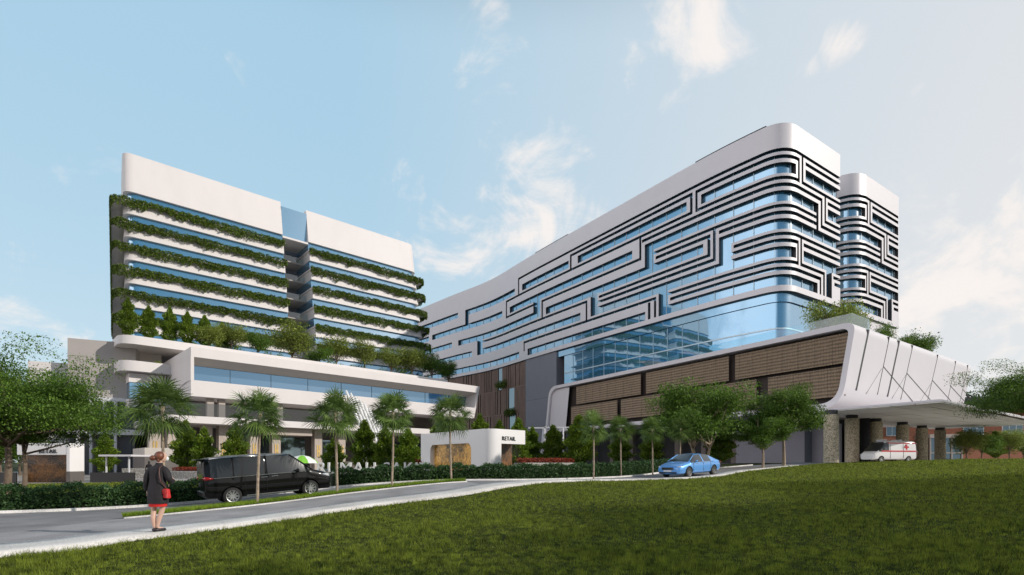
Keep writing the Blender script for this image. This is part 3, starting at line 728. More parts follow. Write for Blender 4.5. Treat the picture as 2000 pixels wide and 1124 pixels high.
for (x, y) in [(34.9, 56.0), (40.5, 61.0), (46.9, 66.0), (54.6, 71.6), (62.6, 78.2), (69.4, 83.0)]:
    mb = MB(); mb.lathe([(0, .6), (.74, .6), (.74, 6.75), (.60, 6.76), (.60, 6.77), (0, 6.77)], 28, (x, y, 0)); col = mb.build('column', M['pebble'], pod, pod, auto=40)
    mb = MB(); mb.lathe([(.62, 6.75), (.62, 7.25), (0, 7.26)], 24, (x, y, 0)); mb.build('column_cap', M['dark'], col, pod, auto=40)
# flat porch canopy
cpy = empty('canopy', (40, 47.7, 1.5), 0, 'flat white porch canopy with panelled underside resting in front of the stone columns', 'canopy')
CN = Vector((40, 47.7)); C1 = Vector((.82, .572)); C2 = Vector((-.5, .866))
def cp(a, b, z): return Vector((CN.x + C1.x * a + C2.x * b, CN.y + C1.y * a + C2.y * b, z))
mb = MB(); AL, BL = 47.0, 14.5
mb.hexa([cp(0, 0, 7.22), cp(AL, 0, 7.22), cp(AL, BL, 7.22), cp(0, BL, 7.22), cp(0, 0, 7.45), cp(AL, 0, 7.45), cp(AL, BL, 7.45), cp(0, BL, 7.45)])
mb.build('canopy_slab', M['white_cool'], cpy, cpy, bevel=.03)
mb = MB(); r = random.Random(3)
for i in range(12):
    for j in range(7):
        a, b = i * AL / 12, j * BL / 7; dz = r.uniform(0, .05)
        mb.hexa([cp(a + .06, b + .05, 7.13 + dz), cp(a + AL / 12 - .06, b + .05, 7.13 + dz), cp(a + AL / 12 - .06, b + BL / 7 - .05, 7.13 + dz), cp(a + .06, b + BL / 7 - .05, 7.13 + dz),
                 cp(a + .06, b + .05, 7.217), cp(a + AL / 12 - .06, b + .05, 7.217), cp(a + AL / 12 - .06, b + BL / 7 - .05, 7.217), cp(a + .06, b + BL / 7 - .05, 7.217)])
mb.build('ceiling_panels', mat('white_ceiling_panel', (.86, .84, .81), .5), cpy, cpy)
# ------------------------------------------------------------------ left hand tower: leaning planted facade over a podium
LT = frame((-64.6, 85), (.745, .667), (.667, -.745))
tower = empty('hospital_tower', (-64.6, 85, 0), 0, 'white leaning tower with strips of hanging plants on each storey and a planted podium', 'building')
ZTOP = 53.25
def lean(z): return .2 * (ZTOP - z)
def wing_plan(z, out, which, back=13.0, side=None):
    """open outline (along, out) of one half of the tower"""
    o = lean(z) + out; pts = []
    if which == 0:
        u0 = -(out * 1.15 if side is None else side); r = 1.4 + max(out, 0) * .7
        pts.append((u0 + .06 * (back + o), -back)); 
        for k in range(9):
            t = k / 8; a = (u0, o - r); b = (u0, o); c = (u0 + r, o)
            pts.append(tuple(a[i] * (1 - t) ** 2 + b[i] * 2 * t * (1 - t) + c[i] * t * t for i in (0, 1)))
        pts += [(12, o), (25.0 + max(out, 0) * .3, o), (25.0 + max(out, 0) * .3, -6)]
    else:
        u1 = 55.5 + (out * 1.1 if side is None else side); r = 2.0 + max(out, 0) * .7; s = 30.0 - max(out, 0) * .3
        pts += [(s, -6), (s, o), (42, o)]
        for k in range(9):
            t = k / 8; a = (u1 - r, o); b = (u1, o); c = (u1, o - r)
            pts.append(tuple(a[i] * (1 - t) ** 2 + b[i] * 2 * t * (1 - t) + c[i] * t * t for i in (0, 1)))
        pts.append((u1, -back))
    return [LT(u, v, z) for u, v in pts]
ZW = [46.3 - 4.0 * k for k in range(7)]      # heads of the strip windows
HW = 1.65
for w in (0, 1):
    mb = MB(); a, b = wing_plan(46.3, 0, w), wing_plan(ZTOP, 0, w); mb.strip(a, b)
    mb.strip([p + Vector((0, 0, 0)) for p in wing_plan(46.3, -.5, w)], wing_plan(46.3, 0, w))
    mb.add(b, [tuple(range(len(b)))]); mb.build('parapet', M['white'], tower, tower, auto=30)
    for k in range(7):
        zt = ZW[k]
        mb = MB(); mb.strip(wing_plan(zt - HW - .1, -.45, w), wing_plan(zt, -.45, w)); mb.build('strip_window', M['glass'], tower, tower, auto=30)
        mb = MB(); zb = zt - 4.0
        mb.strip(wing_plan(zb, 0, w), wing_plan(zt - HW, 0, w)); mb.strip(wing_plan(zt - HW, 0, w), wing_plan(zt - HW, -.5, w)); mb.strip(wing_plan(zb, -.5, w), wing_plan(zb, 0, w))
        mb.build('spandrel', M['white'], tower, tower, auto=30)
        if k < 6:
            zl = zt - 1.8; mb = MB(); oo = .6; sd_ = 1.7
            A0, A1 = wing_plan(zl - .3, .02, w), wing_plan(zl - .3, oo, w, side=sd_); B0, B1 = wing_plan(zl, .02, w), wing_plan(zl, oo, w, side=sd_)
            mb.strip(A0, A1); mb.strip(A1, B1); mb.strip(B1, B0); mb.build('planter_ledge', M['white'], tower, tower, auto=30)
# recess between the two halves: back wall, storey slabs, glass box on top
mb = MB(); mb.quad(LT(25, -5.5, 14), LT(30, -5.5, 14), LT(30, -5.5, 46), LT(25, -5.5, 46)); mb.build('recess_wall', M['greypanel'], tower, tower)
mb = MB(); mb.fbox(LT, 25.02, 29.98, -5, lean(49) - .5, 46.2, 52.3); mb.build('glass_lantern', M['glass'], tower, tower)
mb = MB(); mb.fbox(LT, 25.02, 29.98, -5, lean(46) - .2, 45.8, 46.15); mb.build('lantern_sill', M['white'], tower, tower)
for k in range(1, 7):
    mb = MB(); mb.fbox(LT, 25.02, 29.98, -5.4, lean(ZW[k]) - 3.4, ZW[k] - .1, ZW[k] + .12); s = mb.build('recess_slab', M['annex'], tower, tower)
    mb = MB(); o = lean(ZW[k]) - 3.45; mb.quad(LT(25.1, o, ZW[k] + .16), LT(29.9, o, ZW[k] + .16), LT(29.9, o, ZW[k] + 1.2), LT(25.1, o, ZW[k] + 1.2)); mb.build('recess_balustrade', M['rail'], s, tower)
    mb = MB(); mb.fbox(LT, 25.6, 28.0, -5.45, -5.3, ZW[k] - 3.3, ZW[k] - .9); mb.build('recess_window', M['glass_dark'], tower, tower)

# ------------------------------------------------------------------ podium of the tower
PF = frame((-38.9, 62), (.707, .707), (.707, -.707))
LEN = 46.2
def pf(u, o, z): return PF(u, o, z)
def pfbox(name, u0, u1, o0, o1, z0, z1, m, bevel=0, parent=None):
    mb = MB(); mb.fbox(PF, u0, u1, o0, o1, z0, z1); return mb.build(name, m, parent or tower, tower, bevel=bevel)
# long open box: upper band, lower band, end cheeks, recessed strip of glass
T_END = 1.0  # lean of the right hand cheek
mb = MB()
mb.hexa([pf(0, 0, 14.35), pf(LEN + .1, 0, 14.35), pf(LEN + .1, -19, 14.6), pf(0, -19, 14.6), pf(0, 0, 15.58), pf(LEN + .4, 0, 15.58), pf(LEN + .4, -19, 15.58), pf(0, -19, 15.58)])
mb.build('box_roof_band', M['white'], tower, tower, bevel=.04)
mb = MB()
mb.hexa([pf(.0, 0, 9.57), pf(LEN - 1.0, 0, 9.57), pf(LEN - 1.0, -19, 9.57), pf(0, -19, 9.57), pf(0, 0, 11.55), pf(LEN - .5, 0, 11.55), pf(LEN - .5, -2.7, 11.55), pf(0, -2.7, 11.55)])
mb.build('box_sill_band', M['white'], tower, tower, bevel=.04)
mb = MB(); mb.hexa([pf(0, .003, 11.5), pf(.35, .003, 11.5), pf(.35, -19, 11.5), pf(0, -19, 9.6), pf(0, .003, 14.4), pf(.35, .003, 14.4), pf(.35, -19, 14.4), pf(0, -19, 14.7)]); mb.build('box_cheek', M['white'], tower, tower)
mb = MB(); mb.hexa([pf(LEN - .9, 0, 11.5), pf(LEN - .5, 0, 11.5), pf(LEN - .5, -12, 11.5), pf(LEN - .9, -12, 11.5), pf(LEN - .25, 0, 14.4), pf(LEN + .1, 0, 14.4), pf(LEN + .1, -12, 14.4), pf(LEN - .25, -12, 14.4)]); mb.build('box_cheek', M['white'], tower, tower)
mb = MB(); mb.quad(pf(.3, -2.95, 11.4), pf(LEN - .5, -2.95, 11.4), pf(LEN - .2, -3.0, 13.8), pf(.3, -3.0, 13.8)); mb.build('box_window', M['glass_pod'], tower, tower)
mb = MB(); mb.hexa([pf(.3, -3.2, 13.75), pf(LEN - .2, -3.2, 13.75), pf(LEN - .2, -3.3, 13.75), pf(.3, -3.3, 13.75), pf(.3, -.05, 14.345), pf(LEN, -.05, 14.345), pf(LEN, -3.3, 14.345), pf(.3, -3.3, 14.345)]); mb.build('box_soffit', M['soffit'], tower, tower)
for u in np.arange(5.2, LEN - 1, 5.2):
    mb = MB(); mb.hexa([pf(u, -2.93, 11.5), pf(u + .03, -2.93, 11.5), pf(u + .03, -2.88, 11.5), pf(u, -2.88, 11.5), pf(u, -3.0, 13.74), pf(u + .03, -3.0, 13.74), pf(u + .03, -2.95, 13.74), pf(u, -2.95, 13.74)]); mb.build('mullion', M['dark'], tower, tower)
# rounded terraces stepping out at the left end and running on behind the box roof
def terrace(name, u0, u1, o, z0, z1, r, back=9.0):
    ol = [(u0, o - back)]
    for k in range(9):
        t = k / 8; a, b, c = (u0, o - r), (u0, o), (u0 + r, o); ol.append(tuple(a[i] * (1 - t) ** 2 + b[i] * 2 * t * (1 - t) + c[i] * t * t for i in (0, 1)))
    ol.append((u1, o)); inn = [(u + .25, v) for u, v in ol[:1]] + [(u + .2, v - .2) for u, v in ol[1:-1]] + [(u1, o - .3)]
    A = [pf(u, v, z0) for u, v in ol]; B = [pf(u, v, z1) for u, v in ol]; Ci = [pf(u, v, z1) for u, v in inn]; Di = [pf(u, v, z1 - .8) for u, v in inn]
    mb = MB(); mb.strip(A, B); mb.strip(B, Ci); mb.strip(Ci, Di); bot = A + [pf(u1, o - back, z0)]; mb.add(bot, [tuple(range(len(bot)))]); top = Di + [pf(u1, o - back, z1 - .8)]; mb.add(top, [tuple(range(len(top)))])
    return mb.build(name, M['white'], tower, tower, auto=35)
terrace('terrace', -5.6, 47, -10.2, 16.9, 18.0, 2.2, 16); terrace('terrace', -5.6, .05, -10.2, 13.4, 14.75, 2.2)
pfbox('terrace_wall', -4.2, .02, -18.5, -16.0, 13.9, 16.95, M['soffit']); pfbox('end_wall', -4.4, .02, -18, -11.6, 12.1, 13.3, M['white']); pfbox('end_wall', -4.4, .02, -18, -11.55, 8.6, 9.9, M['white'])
pfbox('end_pier', -.6, .03, -18, -11.5, 9.9, 12.1, M['white']); pfbox('end_window', -4.3, -.6, -17.5, -11.8, 9.9, 12.1, M['glass'])
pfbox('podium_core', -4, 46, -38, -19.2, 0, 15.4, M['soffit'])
# first-floor terrace slab over the entrances, its glass rail, columns and back wall
CO = 2.4
pfbox('entrance_canopy', -3.5, 41, -30, CO, 6.15, 7.0, M['white'], .03)
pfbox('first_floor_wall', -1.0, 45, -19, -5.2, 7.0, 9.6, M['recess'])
mb = MB(); mb.quad(pf(-3.2, CO - .3, 7.02), pf(40.7, CO - .3, 7.02), pf(40.7, CO - .3, 8.6), pf(-3.2, CO - .3, 8.6)); mb.quad(pf(-3.2, CO - .3, 7.02), pf(-3.2, -18, 7.02), pf(-3.2, -18, 8.6), pf(-3.2, CO - .3, 8.6)); mb.build('terrace_balustrade', M['rail_dark'], tower, tower)
for u in (2.0, 3.3, 10.5, 19.3, 20.8, 29, 37, 38.4): pfbox('terrace_column', u, u + .75, -1.6, -.9, 7.02, 9.56, M['beige'])
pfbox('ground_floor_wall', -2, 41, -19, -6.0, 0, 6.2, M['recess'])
for u, w in ((0.6, 2.6), (5.2, 2.2), (9.2, 3.0), (14.0, 2.4), (18.4, 4.6), (25, 3), (30, 3.6), (35.2, 3)): pfbox('door_glazing', u, u + w, -6.02, -5.85, .2, 5.0, M['glass_dark'])
for i, px in enumerate((303, 338, 405, 437, 497, 540, 622, 668, 730)):
    u = PF.u(px, 0); c = pfbox('entrance_column', u - .55, u + .55, -1.1, 0, 0, 6.16, M['beige'])
    mb = MB()
    for du in (-.22, .08): mb.fbox(PF, u + du, u + du + .14, .0, .06, 2.3, 4.0)
    mb.fbox(PF, u - .08, u + .08, .0, .055, 3.0, 3.25); mb.build('brass_motif', M['gold'], c, tower)
# portal around the main entrance
u = PF.u(545, 1.5); pfbox('portal_lintel', u - 1.4, u + 4.6, -3, 1.2, 5.2, 6.14, M['beige']); pfbox('portal_door', u - .8, u + 3.9, -3.4, -3.2, .2, 5.2, M['glass_dark'])
# low stone base at the left foot
mb = MB(); mb.fbox(PF, -4.8, -1.2, -6, 1.2, 0, 2.2, 0); mb.fbox(PF, -4.8, -1.2, -6, 1.25, 2.2, 3.2, 1); mb.build('side_balcony', [M['recess'], M['soffit']], tower, tower)

# ------------------------------------------------------------------ annex block left of the tower
AX = frame((-57.3, 66), (2, 1), (1, -2))
annex = empty('annex_building', (-57.3, 66, 0), 0, 'plain grey beige block with dark glass lower storeys left of the planted tower', 'building')
mb = MB(); mb.fbox(AX, 0, 7.2, -12, 0, 10.1, 17.6); mb.build('upper_wall', M['annex'], annex, annex, bevel=.03)
mb = MB(); mb.fbox(AX, -4.5, -.02, -12, -2, 0, 14.6); mb.build('side_block', M['white'], annex, annex)
mb = MB(); mb.fbox(AX, 0, 7, -12, -.6, 0, 10.1); mb.build('lower_glazing', mat('smoked_panel', (.115, .11, .12), .35, var=.06, vscale=.5), annex, annex)
mb = MB(); mb.fbox(AX, 0, 8.2, -.6, .5, 5.2, 5.9); mb.fbox(AX, 0, 7.3, -.5, .2, 9.6, 10.12); mb.build('floor_band', M['steel'], annex, annex)
mb = MB()
for px in (178, 204, 226, 152): u = AX.u(px, .3); mb.fbox(AX, u - .15, u + .15, 0, .55, 0, 9.7)
mb.build('steel_post', M['steel'], annex, annex)
mb = MB()
for u in np.arange(.9, 7, 1.9): mb.fbox(AX, u, u + .06, -.6, -.55, 0, 9.7)
mb.build('mullions', M['dark'], annex, annex)
# ------------------------------------------------------------------ foliage makers
def leaf_quads(C, size, seed=0, up=0.35, aspect=.55, dirs=None):
    """rhombic leaves (two triangles folded a little) at centres C"""
    r = np.random.default_rng(seed); n = len(C); C = np.asarray(C, float)
    d = r.normal(size=(n, 3)); d /= np.linalg.norm(d, axis=1)[:, None]
    if dirs is not None: d = d * .6 + dirs; d /= np.linalg.norm(d, axis=1)[:, None]
    nn = r.normal(size=(n, 3)) + np.array([0, 0, up * 3]); nn -= d * (nn * d).sum(1)[:, None]; nn /= np.linalg.norm(nn, axis=1)[:, None] + 1e-9
    s = np.cross(nn, d); L_ = size * r.uniform(.6, 1.35, n)[:, None]
    a = C - d * L_ * .5; c = C + d * L_ * .5; b = C + s * L_ * aspect * .5 + nn * L_ * .08; e = C - s * L_ * aspect * .5 + nn * L_ * .08
    V = np.stack([a, b, c, e], 1).reshape(-1, 3); F4 = np.arange(4 * n).reshape(n, 4)
    return V, F4
def ball(n, r, seed, shell=.45):
    g = np.random.default_rng(seed); d = g.normal(size=(n, 3)); d /= np.linalg.norm(d, axis=1)[:, None]
    return d * (r * (shell + (1 - shell) * g.random(n) ** .6))[:, None] if np.isscalar(r) else d * np.asarray(r) * (shell + (1 - shell) * g.random(n) ** .6)[:, None]
def branch_tube(mb, a, b, r0, r1, bend, rnd, seg=7, k=5):
    a, b = Vector(a), Vector(b); m = Vector((rnd.uniform(-1, 1), rnd.uniform(-1, 1), rnd.uniform(-.4, .6))) * bend * (b - a).length
    pts = [a * (1 - t) ** 2 + (a + b + 2 * m) * .5 * 2 * t * (1 - t) + b * t * t for t in [i / k for i in range(k + 1)]]
    mb.tube(pts, [r0 + (r1 - r0) * i / k for i in range(k + 1)], seg); return pts
TREE_MESH = {}
def make_tree(key, H, crown_r, trunk_r, seed, nleaf=16000, leaf=.17, n_limb=7, first=.35, flat=.5, stems=1, mat_leaf='leaf_tree', bark='bark', clump=.30, low=0):
    """spreading broad tree; returns (trunk mesh, crown mesh) in local coordinates"""
    rnd = random.Random(seed); mb = MB(); tips = []
    for s in range(stems):
        ang = rnd.uniform(0, 6.28); lean_ = (0 if stems == 1 else .12) * H
        fk = Vector((math.cos(ang) * lean_ + rnd.uniform(-.03, .03) * H, math.sin(ang) * lean_, H * first * rnd.uniform(.9, 1.1)))
        base = Vector((math.cos(ang) * trunk_r * (0 if stems == 1 else 1.6), math.sin(ang) * trunk_r * (0 if stems == 1 else 1.6), -.3))
        pts = branch_tube(mb, base, fk, trunk_r * 1.15, trunk_r * .72, .06, rnd, 10, 6)
        mb.tube([base, base + Vector((0, 0, .55))], [trunk_r * 1.6, trunk_r * 1.1], 10)
        nl = max(3, n_limb // stems)
        for i in range(nl):
            a = 2 * math.pi * (i + rnd.uniform(-.3, .3)) / nl + seed; rr = crown_r * rnd.uniform(.45, .75) * (1 if i % 3 else .35)
            z = H * (first + (1 - first) * rnd.uniform(.30, .80)) if i % 3 else H * rnd.uniform(.62, .88)
            if low and i % 3 == 1: z = H * (first + rnd.uniform(.09, .2)); rr = crown_r * rnd.uniform(.6, .85)
            e = Vector((math.cos(a) * rr, math.sin(a) * rr, z)) + fk * .25 * Vector((1, 1, 0)).length * 0
            lp = branch_tube(mb, pts[-1 - rnd.randint(0, 1)], e, trunk_r * .55, trunk_r * .16, .12, rnd, 7, 6)
            for j in range(3 + rnd.randint(0, 1)):
                st = lp[rnd.randint(2, 5)]; a2 = a + rnd.uniform(-1.1, 1.1); q = crown_r * rnd.uniform(.22, .42)
                e2 = st + Vector((math.cos(a2) * q, math.sin(a2) * q, H * rnd.uniform(.03, .16)))
                bp = branch_tube(mb, st, e2, trunk_r * .2, trunk_r * .05, .15, rnd, 5, 4); tips.append(e2)
                for jj in range(2):
                    st2 = bp[rnd.randint(2, 4)]; e3 = st2 + Vector((rnd.uniform(-1, 1), rnd.uniform(-1, 1), rnd.uniform(-.1, .5))) * crown_r * .2
                    branch_tube(mb, st2, e3, trunk_r * .07, trunk_r * .03, .1, rnd, 4, 3); tips.append(e3)
            tips.append(e)
    g = np.random.default_rng(seed); C = []; W = [rnd.uniform(.5, 1.5) for _ in tips]; tw = sum(W)
    for k, t in enumerate(tips):
        n = int(nleaf * W[k] / tw); cr = crown_r * clump * W[k] ** .5
        c = ball(n, [cr, cr, cr * flat], seed * 97 + k, .15) + np.array(t)
        # layered sprays: gather the leaves of a clump on a few thin tilted plates
        lay = g.integers(0, 4, n); c[:, 2] = t[2] + (lay - 1.5) * cr * flat * .42 + (c[:, 2] - t[2]) * .28 - .12 * np.hypot(c[:, 0] - t[0], c[:, 1] - t[1])
        C.append(c)
    C = np.concatenate(C); V, F4 = leaf_quads(C, leaf, seed, .9, .5)
    bm_ = mb
    tme = bpy.data.meshes.new(key + '_trunk'); tme.from_pydata(bm_.v, [], bm_.f); tme.polygons.foreach_set("use_smooth", [True] * len(bm_.f)); tme.materials.append(M[bark])
    cme = np_mesh(key + '_crown', V, F4); cme.materials.append(M[mat_leaf])
    TREE_MESH[key] = (tme, cme)
def make_cone(key, H, r, seed, n=5200, leaf=.2, mat_leaf='leaf_cone', egg=.62, trunk=.16):
    g = np.random.default_rng(seed); z = g.beta(1.55, 1.7, n); prof = np.sin(np.pi * np.clip(z, 0, 1) ** egg) ** .75
    lump = .85 + .22 * np.sin(z * 23 + seed) 
    a = g.uniform(0, 2 * np.pi, n); lob = 1 + .14 * np.sin(a * 5 + z * 17 + seed) + .10 * np.sin(a * 9 - z * 31)
    rr = r * prof * lump * lob * (.30 + .70 * g.random(n) ** .45)
    C = np.c_[rr * np.cos(a), rr * np.sin(a), H * (trunk + (1 - trunk) * z)]; C += g.normal(0, .06, C.shape)
    dirs = np.c_[np.cos(a) * .8, np.sin(a) * .8, np.full(n, .7)]
    V, F4 = leaf_quads(C, leaf, seed, .1, .6, dirs); cme = np_mesh(key + '_crown', V, F4); cme.materials.append(M[mat_leaf])
    mb = MB(); mb.tube([(0, 0, -.3), (.02, 0, H * .3), (0, .02, H * .85)], [.09, .07, .02], 7); tme = bpy.data.meshes.new(key + '_trunk'); tme.from_pydata(mb.v, [], mb.f); tme.materials.append(M['bark'])
    TREE_MESH[key] = (tme, cme)
def make_palm(key, H, seed, n_leaf=34):
    rnd = random.Random(seed); mb = MB(); k = 16; pts = []; rad = []
    for i in range(k + 1):
        t = i / k; pts.append((.05 * math.sin(t * 2 + seed), .04 * math.sin(t * 3 + seed * 2), -.25 + (H * .80 + .25) * t)); rad.append(.052 - .010 * t + .006 * math.sin(i * 2.4) + (.02 * (1 - t * 8) if t < .125 else 0) + (.02 * (t - .9) / .1 if t > .9 else 0))
    mb.tube(pts, rad, 10); tme = bpy.data.meshes.new(key + '_trunk'); tme.from_pydata(mb.v, [], mb.f); tme.polygons.foreach_set("use_smooth", [True] * len(mb.f)); tme.materials.append(M['bark_pale'])
    top = Vector(pts[-1]); V = []; Fc = []
    for i in range(n_leaf):
        t = i / (n_leaf - 1); az = i * 2.399 + rnd.uniform(-.3, .3); el = 1.45 - 2.35 * t ** .95 + rnd.uniform(-.12, .12)
        d = Vector((math.cos(az) * math.cos(el), math.sin(az) * math.cos(el), math.sin(el))); pl = rnd.uniform(.45, .72) * (1 if t < .7 else .85)
        side = Vector((-math.sin(az), math.cos(az), 0)); upv = side.cross(d) * -1
        if upv.z < 0: upv = -upv
        ro = rnd.uniform(-.85, .85); side, upv = side * math.cos(ro) + upv * math.sin(ro), upv * math.cos(ro) - side * math.sin(ro)
        p0 = top + Vector((0, 0, rnd.uniform(-.16, .05))); p1 = p0 + d * pl + Vector((0, 0, -.10 * pl))
        b = len(V); w = .011; V += [p0 - side * w, p0 + side * w, p1 + side * w * .7, p1 - side * w * .7]; Fc.append((b, b + 1, b + 2, b + 3))
        nb = 19; fl = rnd.uniform(.5, .67); droop = rnd.uniform(.10, .28) + .25 * max(0, t - .5)
        for j in range(nb):
            a = (j / (nb - 1) - .5) * 4.1; dl = d * math.cos(a) + side * math.sin(a); ln = fl * (.72 + .28 * math.cos(a * .55)) * rnd.uniform(.9, 1.05)
            q = p1 + dl * ln * .55 + upv * (.05 * math.cos(a * 3)) - Vector((0, 0, droop * .12)); tip = p1 + dl * ln - Vector((0, 0, droop * (.35 + .5 * rnd.random())))
            sd_ = dl.cross(upv).normalized() * (.021)
            b = len(V); V += [p1 - sd_ * .3, p1 + sd_ * .3, q + sd_, q - sd_, tip + sd_ * .12, tip - sd_ * .12]; Fc += [(b, b + 1, b + 2, b + 3), (b + 3, b + 2, b + 4, b + 5)]
    cme = np_mesh(key + '_crown', np.array([tuple(v) for v in V]), np.array(Fc)); cme.materials.append(M['leaf_palm'])
    TREE_MESH[key] = (tme, cme)
def plant(key, name, loc, rz, s, label, cat='tree', group=None):
    t, c = TREE_MESH[key]; o = empty(name, loc, rz, label, cat, group); o.scale = s if hasattr(s, '__len__') else (s, s, s)
    link('trunk', t, [], o); link('crown', c, [], o); return o

# ---- big trees
BACK = []
make_tree('bigA', 6.9, 4.6, .145, 5, 88000, .105, 15, .41, .40, clump=.28, low=1)
make_tree('bigB', 6.2, 3.6, .105, 12, 52000, .105, 12, .42, .42, clump=.29, low=1)
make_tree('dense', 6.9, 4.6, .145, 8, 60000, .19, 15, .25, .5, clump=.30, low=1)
make_tree('midA', 7.6, 4.5, .12, 21, 34000, .19, 18, .25, .5, stems=3, low=1, clump=.24, bark='bark_pale')
make_tree('midB', 7.2, 3.4, .14, 33, 24000, .18, 13, .33, .5, stems=1, low=1, clump=.25, bark='bark_pale')
def gp(px, D): x = X(px, D); return (x, D, G(x, D))
plant('bigA', 'shade_tree', gp(8, 23.5), 0.4, 1.0, 'large feathery shade tree with thick trunk at the left edge', 'tree')
plant('bigB', 'shade_tree', gp(45, 25.5), 2.1, .98, 'smaller forked shade tree with slim trunk just right of the thick trunked one', 'tree')
plant('midA', 'shade_tree', gp(1368, 44), 1.0, (1.08, 1.08, 1.16), 'wide bushy tree with several pale stems standing behind the blue car', 'tree')
plant('midB', 'shade_tree', gp(1531, 46), 2.2, (1.0, 1.0, 1.1), 'bushy tree on a thick pale trunk before the grey wall beside the stone columns', 'tree')
plant('midB', 'slender_tree', gp(1490, 44), 4.0, .72, 'slender tree with thin stem between the wide bushy tree and the thick pale trunk', 'tree')
plant('bigA', 'shade_tree', (46.8, 45, G(46.8, 45)), 3.0, (1.15, 1.15, 1.3), 'feathery tree leaning in from the right edge over the porch canopy', 'tree')
for i, (px, D, sc_, lb) in enumerate([(2, 60, 1.15, 'bushy tree behind the thick trunk of the left shade tree'), (40, 64, 1.2, 'bushy tree behind the forked trunk of the smaller left shade tree'), (-34, 62, 1.25, 'bushy tree cut by the left edge of the view behind the shade trees')]):
    BACK.append((px, D, sc_, lb))
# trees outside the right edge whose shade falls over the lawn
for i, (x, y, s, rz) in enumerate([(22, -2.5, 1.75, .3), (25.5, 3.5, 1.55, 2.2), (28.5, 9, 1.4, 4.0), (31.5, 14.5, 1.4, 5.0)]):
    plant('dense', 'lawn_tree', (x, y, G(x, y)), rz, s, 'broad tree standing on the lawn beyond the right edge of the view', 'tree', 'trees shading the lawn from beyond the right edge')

# ---- palms along the verge and the drive
for i in range(4): make_palm('palm%d' % i, 4.1, i + 3, 44)
PALMS = [(-11.5, 16.9, 'fan palm at the left end of the grass verge, rising behind the woman'), (-9.17, 18.55, 'fan palm whose thin trunk crosses the middle of the black van'),
         (-7.1, 20.65, 'fan palm standing just in front of the nose of the black van'), (-5.2, 22.2, 'fan palm on the verge between the white sculpture and the right shop kiosk'), (-2.86, 24.15, 'fan palm at the right tip of the verge in front of the right shop kiosk')]
for i, (x, y, lb) in enumerate(PALMS): plant('palm%d' % (i % 4), 'fan_palm', (x, y, G(x, y) + .05), i * 1.7, (1.06 if i == 0 else 1.0), lb, 'palm', 'fan palms along the drive')
for i, (px, D, s, lb) in enumerate([(1159, 30, .97, 'fan palm on the lawn edge, first of the row right of the right shop kiosk'), (1213, 33.6, .98, 'second fan palm of the row between right shop kiosk and blue car'),
                                 (1275, 35.4, .98, 'fan palm whose trunk meets the front of the blue car'), (1328, 39.5, 1.02, 'fan palm rising behind the bonnet of the blue car')]):
    x = X(px, D); plant('palm%d' % ((i + 2) % 4), 'fan_palm', (x, D, G(x, D)), i * 2.3 + 1, s, lb, 'palm', 'fan palms along the drive')

# ---- conical trees
for i in range(3): make_cone('cone%d' % i, 4.8, 1.12, i + 2)
CON = [(205, 52, 848, 1.0, 'conical tree beside the left shop kiosk under the dark glass annex'), (362, 50, 822, 1.15, 'conical tree behind the leftmost fan palm'), (398, 49, 835, 1.0, 'conical tree left of the grey statue'),
       (460, 48, 828, 1.05, 'conical tree right of the grey statue above the black van roof'), (652, 45, 858, .95, 'conical tree left of the palm at the black van nose'), (712, 43, 822, 1.05, 'tall conical tree below the white sculpture'),
       (752, 42, 833, .95, 'conical tree between the white sculpture and the fourth fan palm'), (797, 41, 838, 1.0, 'conical tree left of the right shop kiosk'), (862, 44, 812, 1.1, 'conical tree top showing above the left part of the right shop kiosk roof'),
       (937, 45, 812, 1.1, 'conical tree top showing above the middle of the right shop kiosk roof'), (975, 47, 822, .9, 'small conical tree top above the right shop kiosk, below the slatted wall'), (1012, 44, 818, 1.05, 'conical tree at the right wall of the right shop kiosk'),
       (1040, 46, 836, .85, 'slim conical tree left of the white lamp post'), (1081, 45, 831, 1.0, 'conical tree standing alone before the white podium leg'), (1132, 44, 812, 1.25, 'fat conical tree behind the first lawn edge palm'),
       (1212, 48, 842, 1.0, 'dark conical tree behind the second lawn edge palm'), (1272, 48, 838, 1.0, 'dark conical tree behind the palm at the blue car front'), (1408, 47, 832, 1.15, 'rounded yellow green tree right of the blue car roof')]
for i, (px, D, yt, w, lb) in enumerate(CON):
    x = X(px, D); z = G(x, D); h = (HOR - yt) * D / 1000 + CAMZ - z; s = h / 4.75
    plant('cone%d' % (i % 3), 'conical_tree', (x, D, z), i * 1.3, (w * 1.0, w * 1.0, s), lb, 'tree', 'conical trees in front of the buildings')

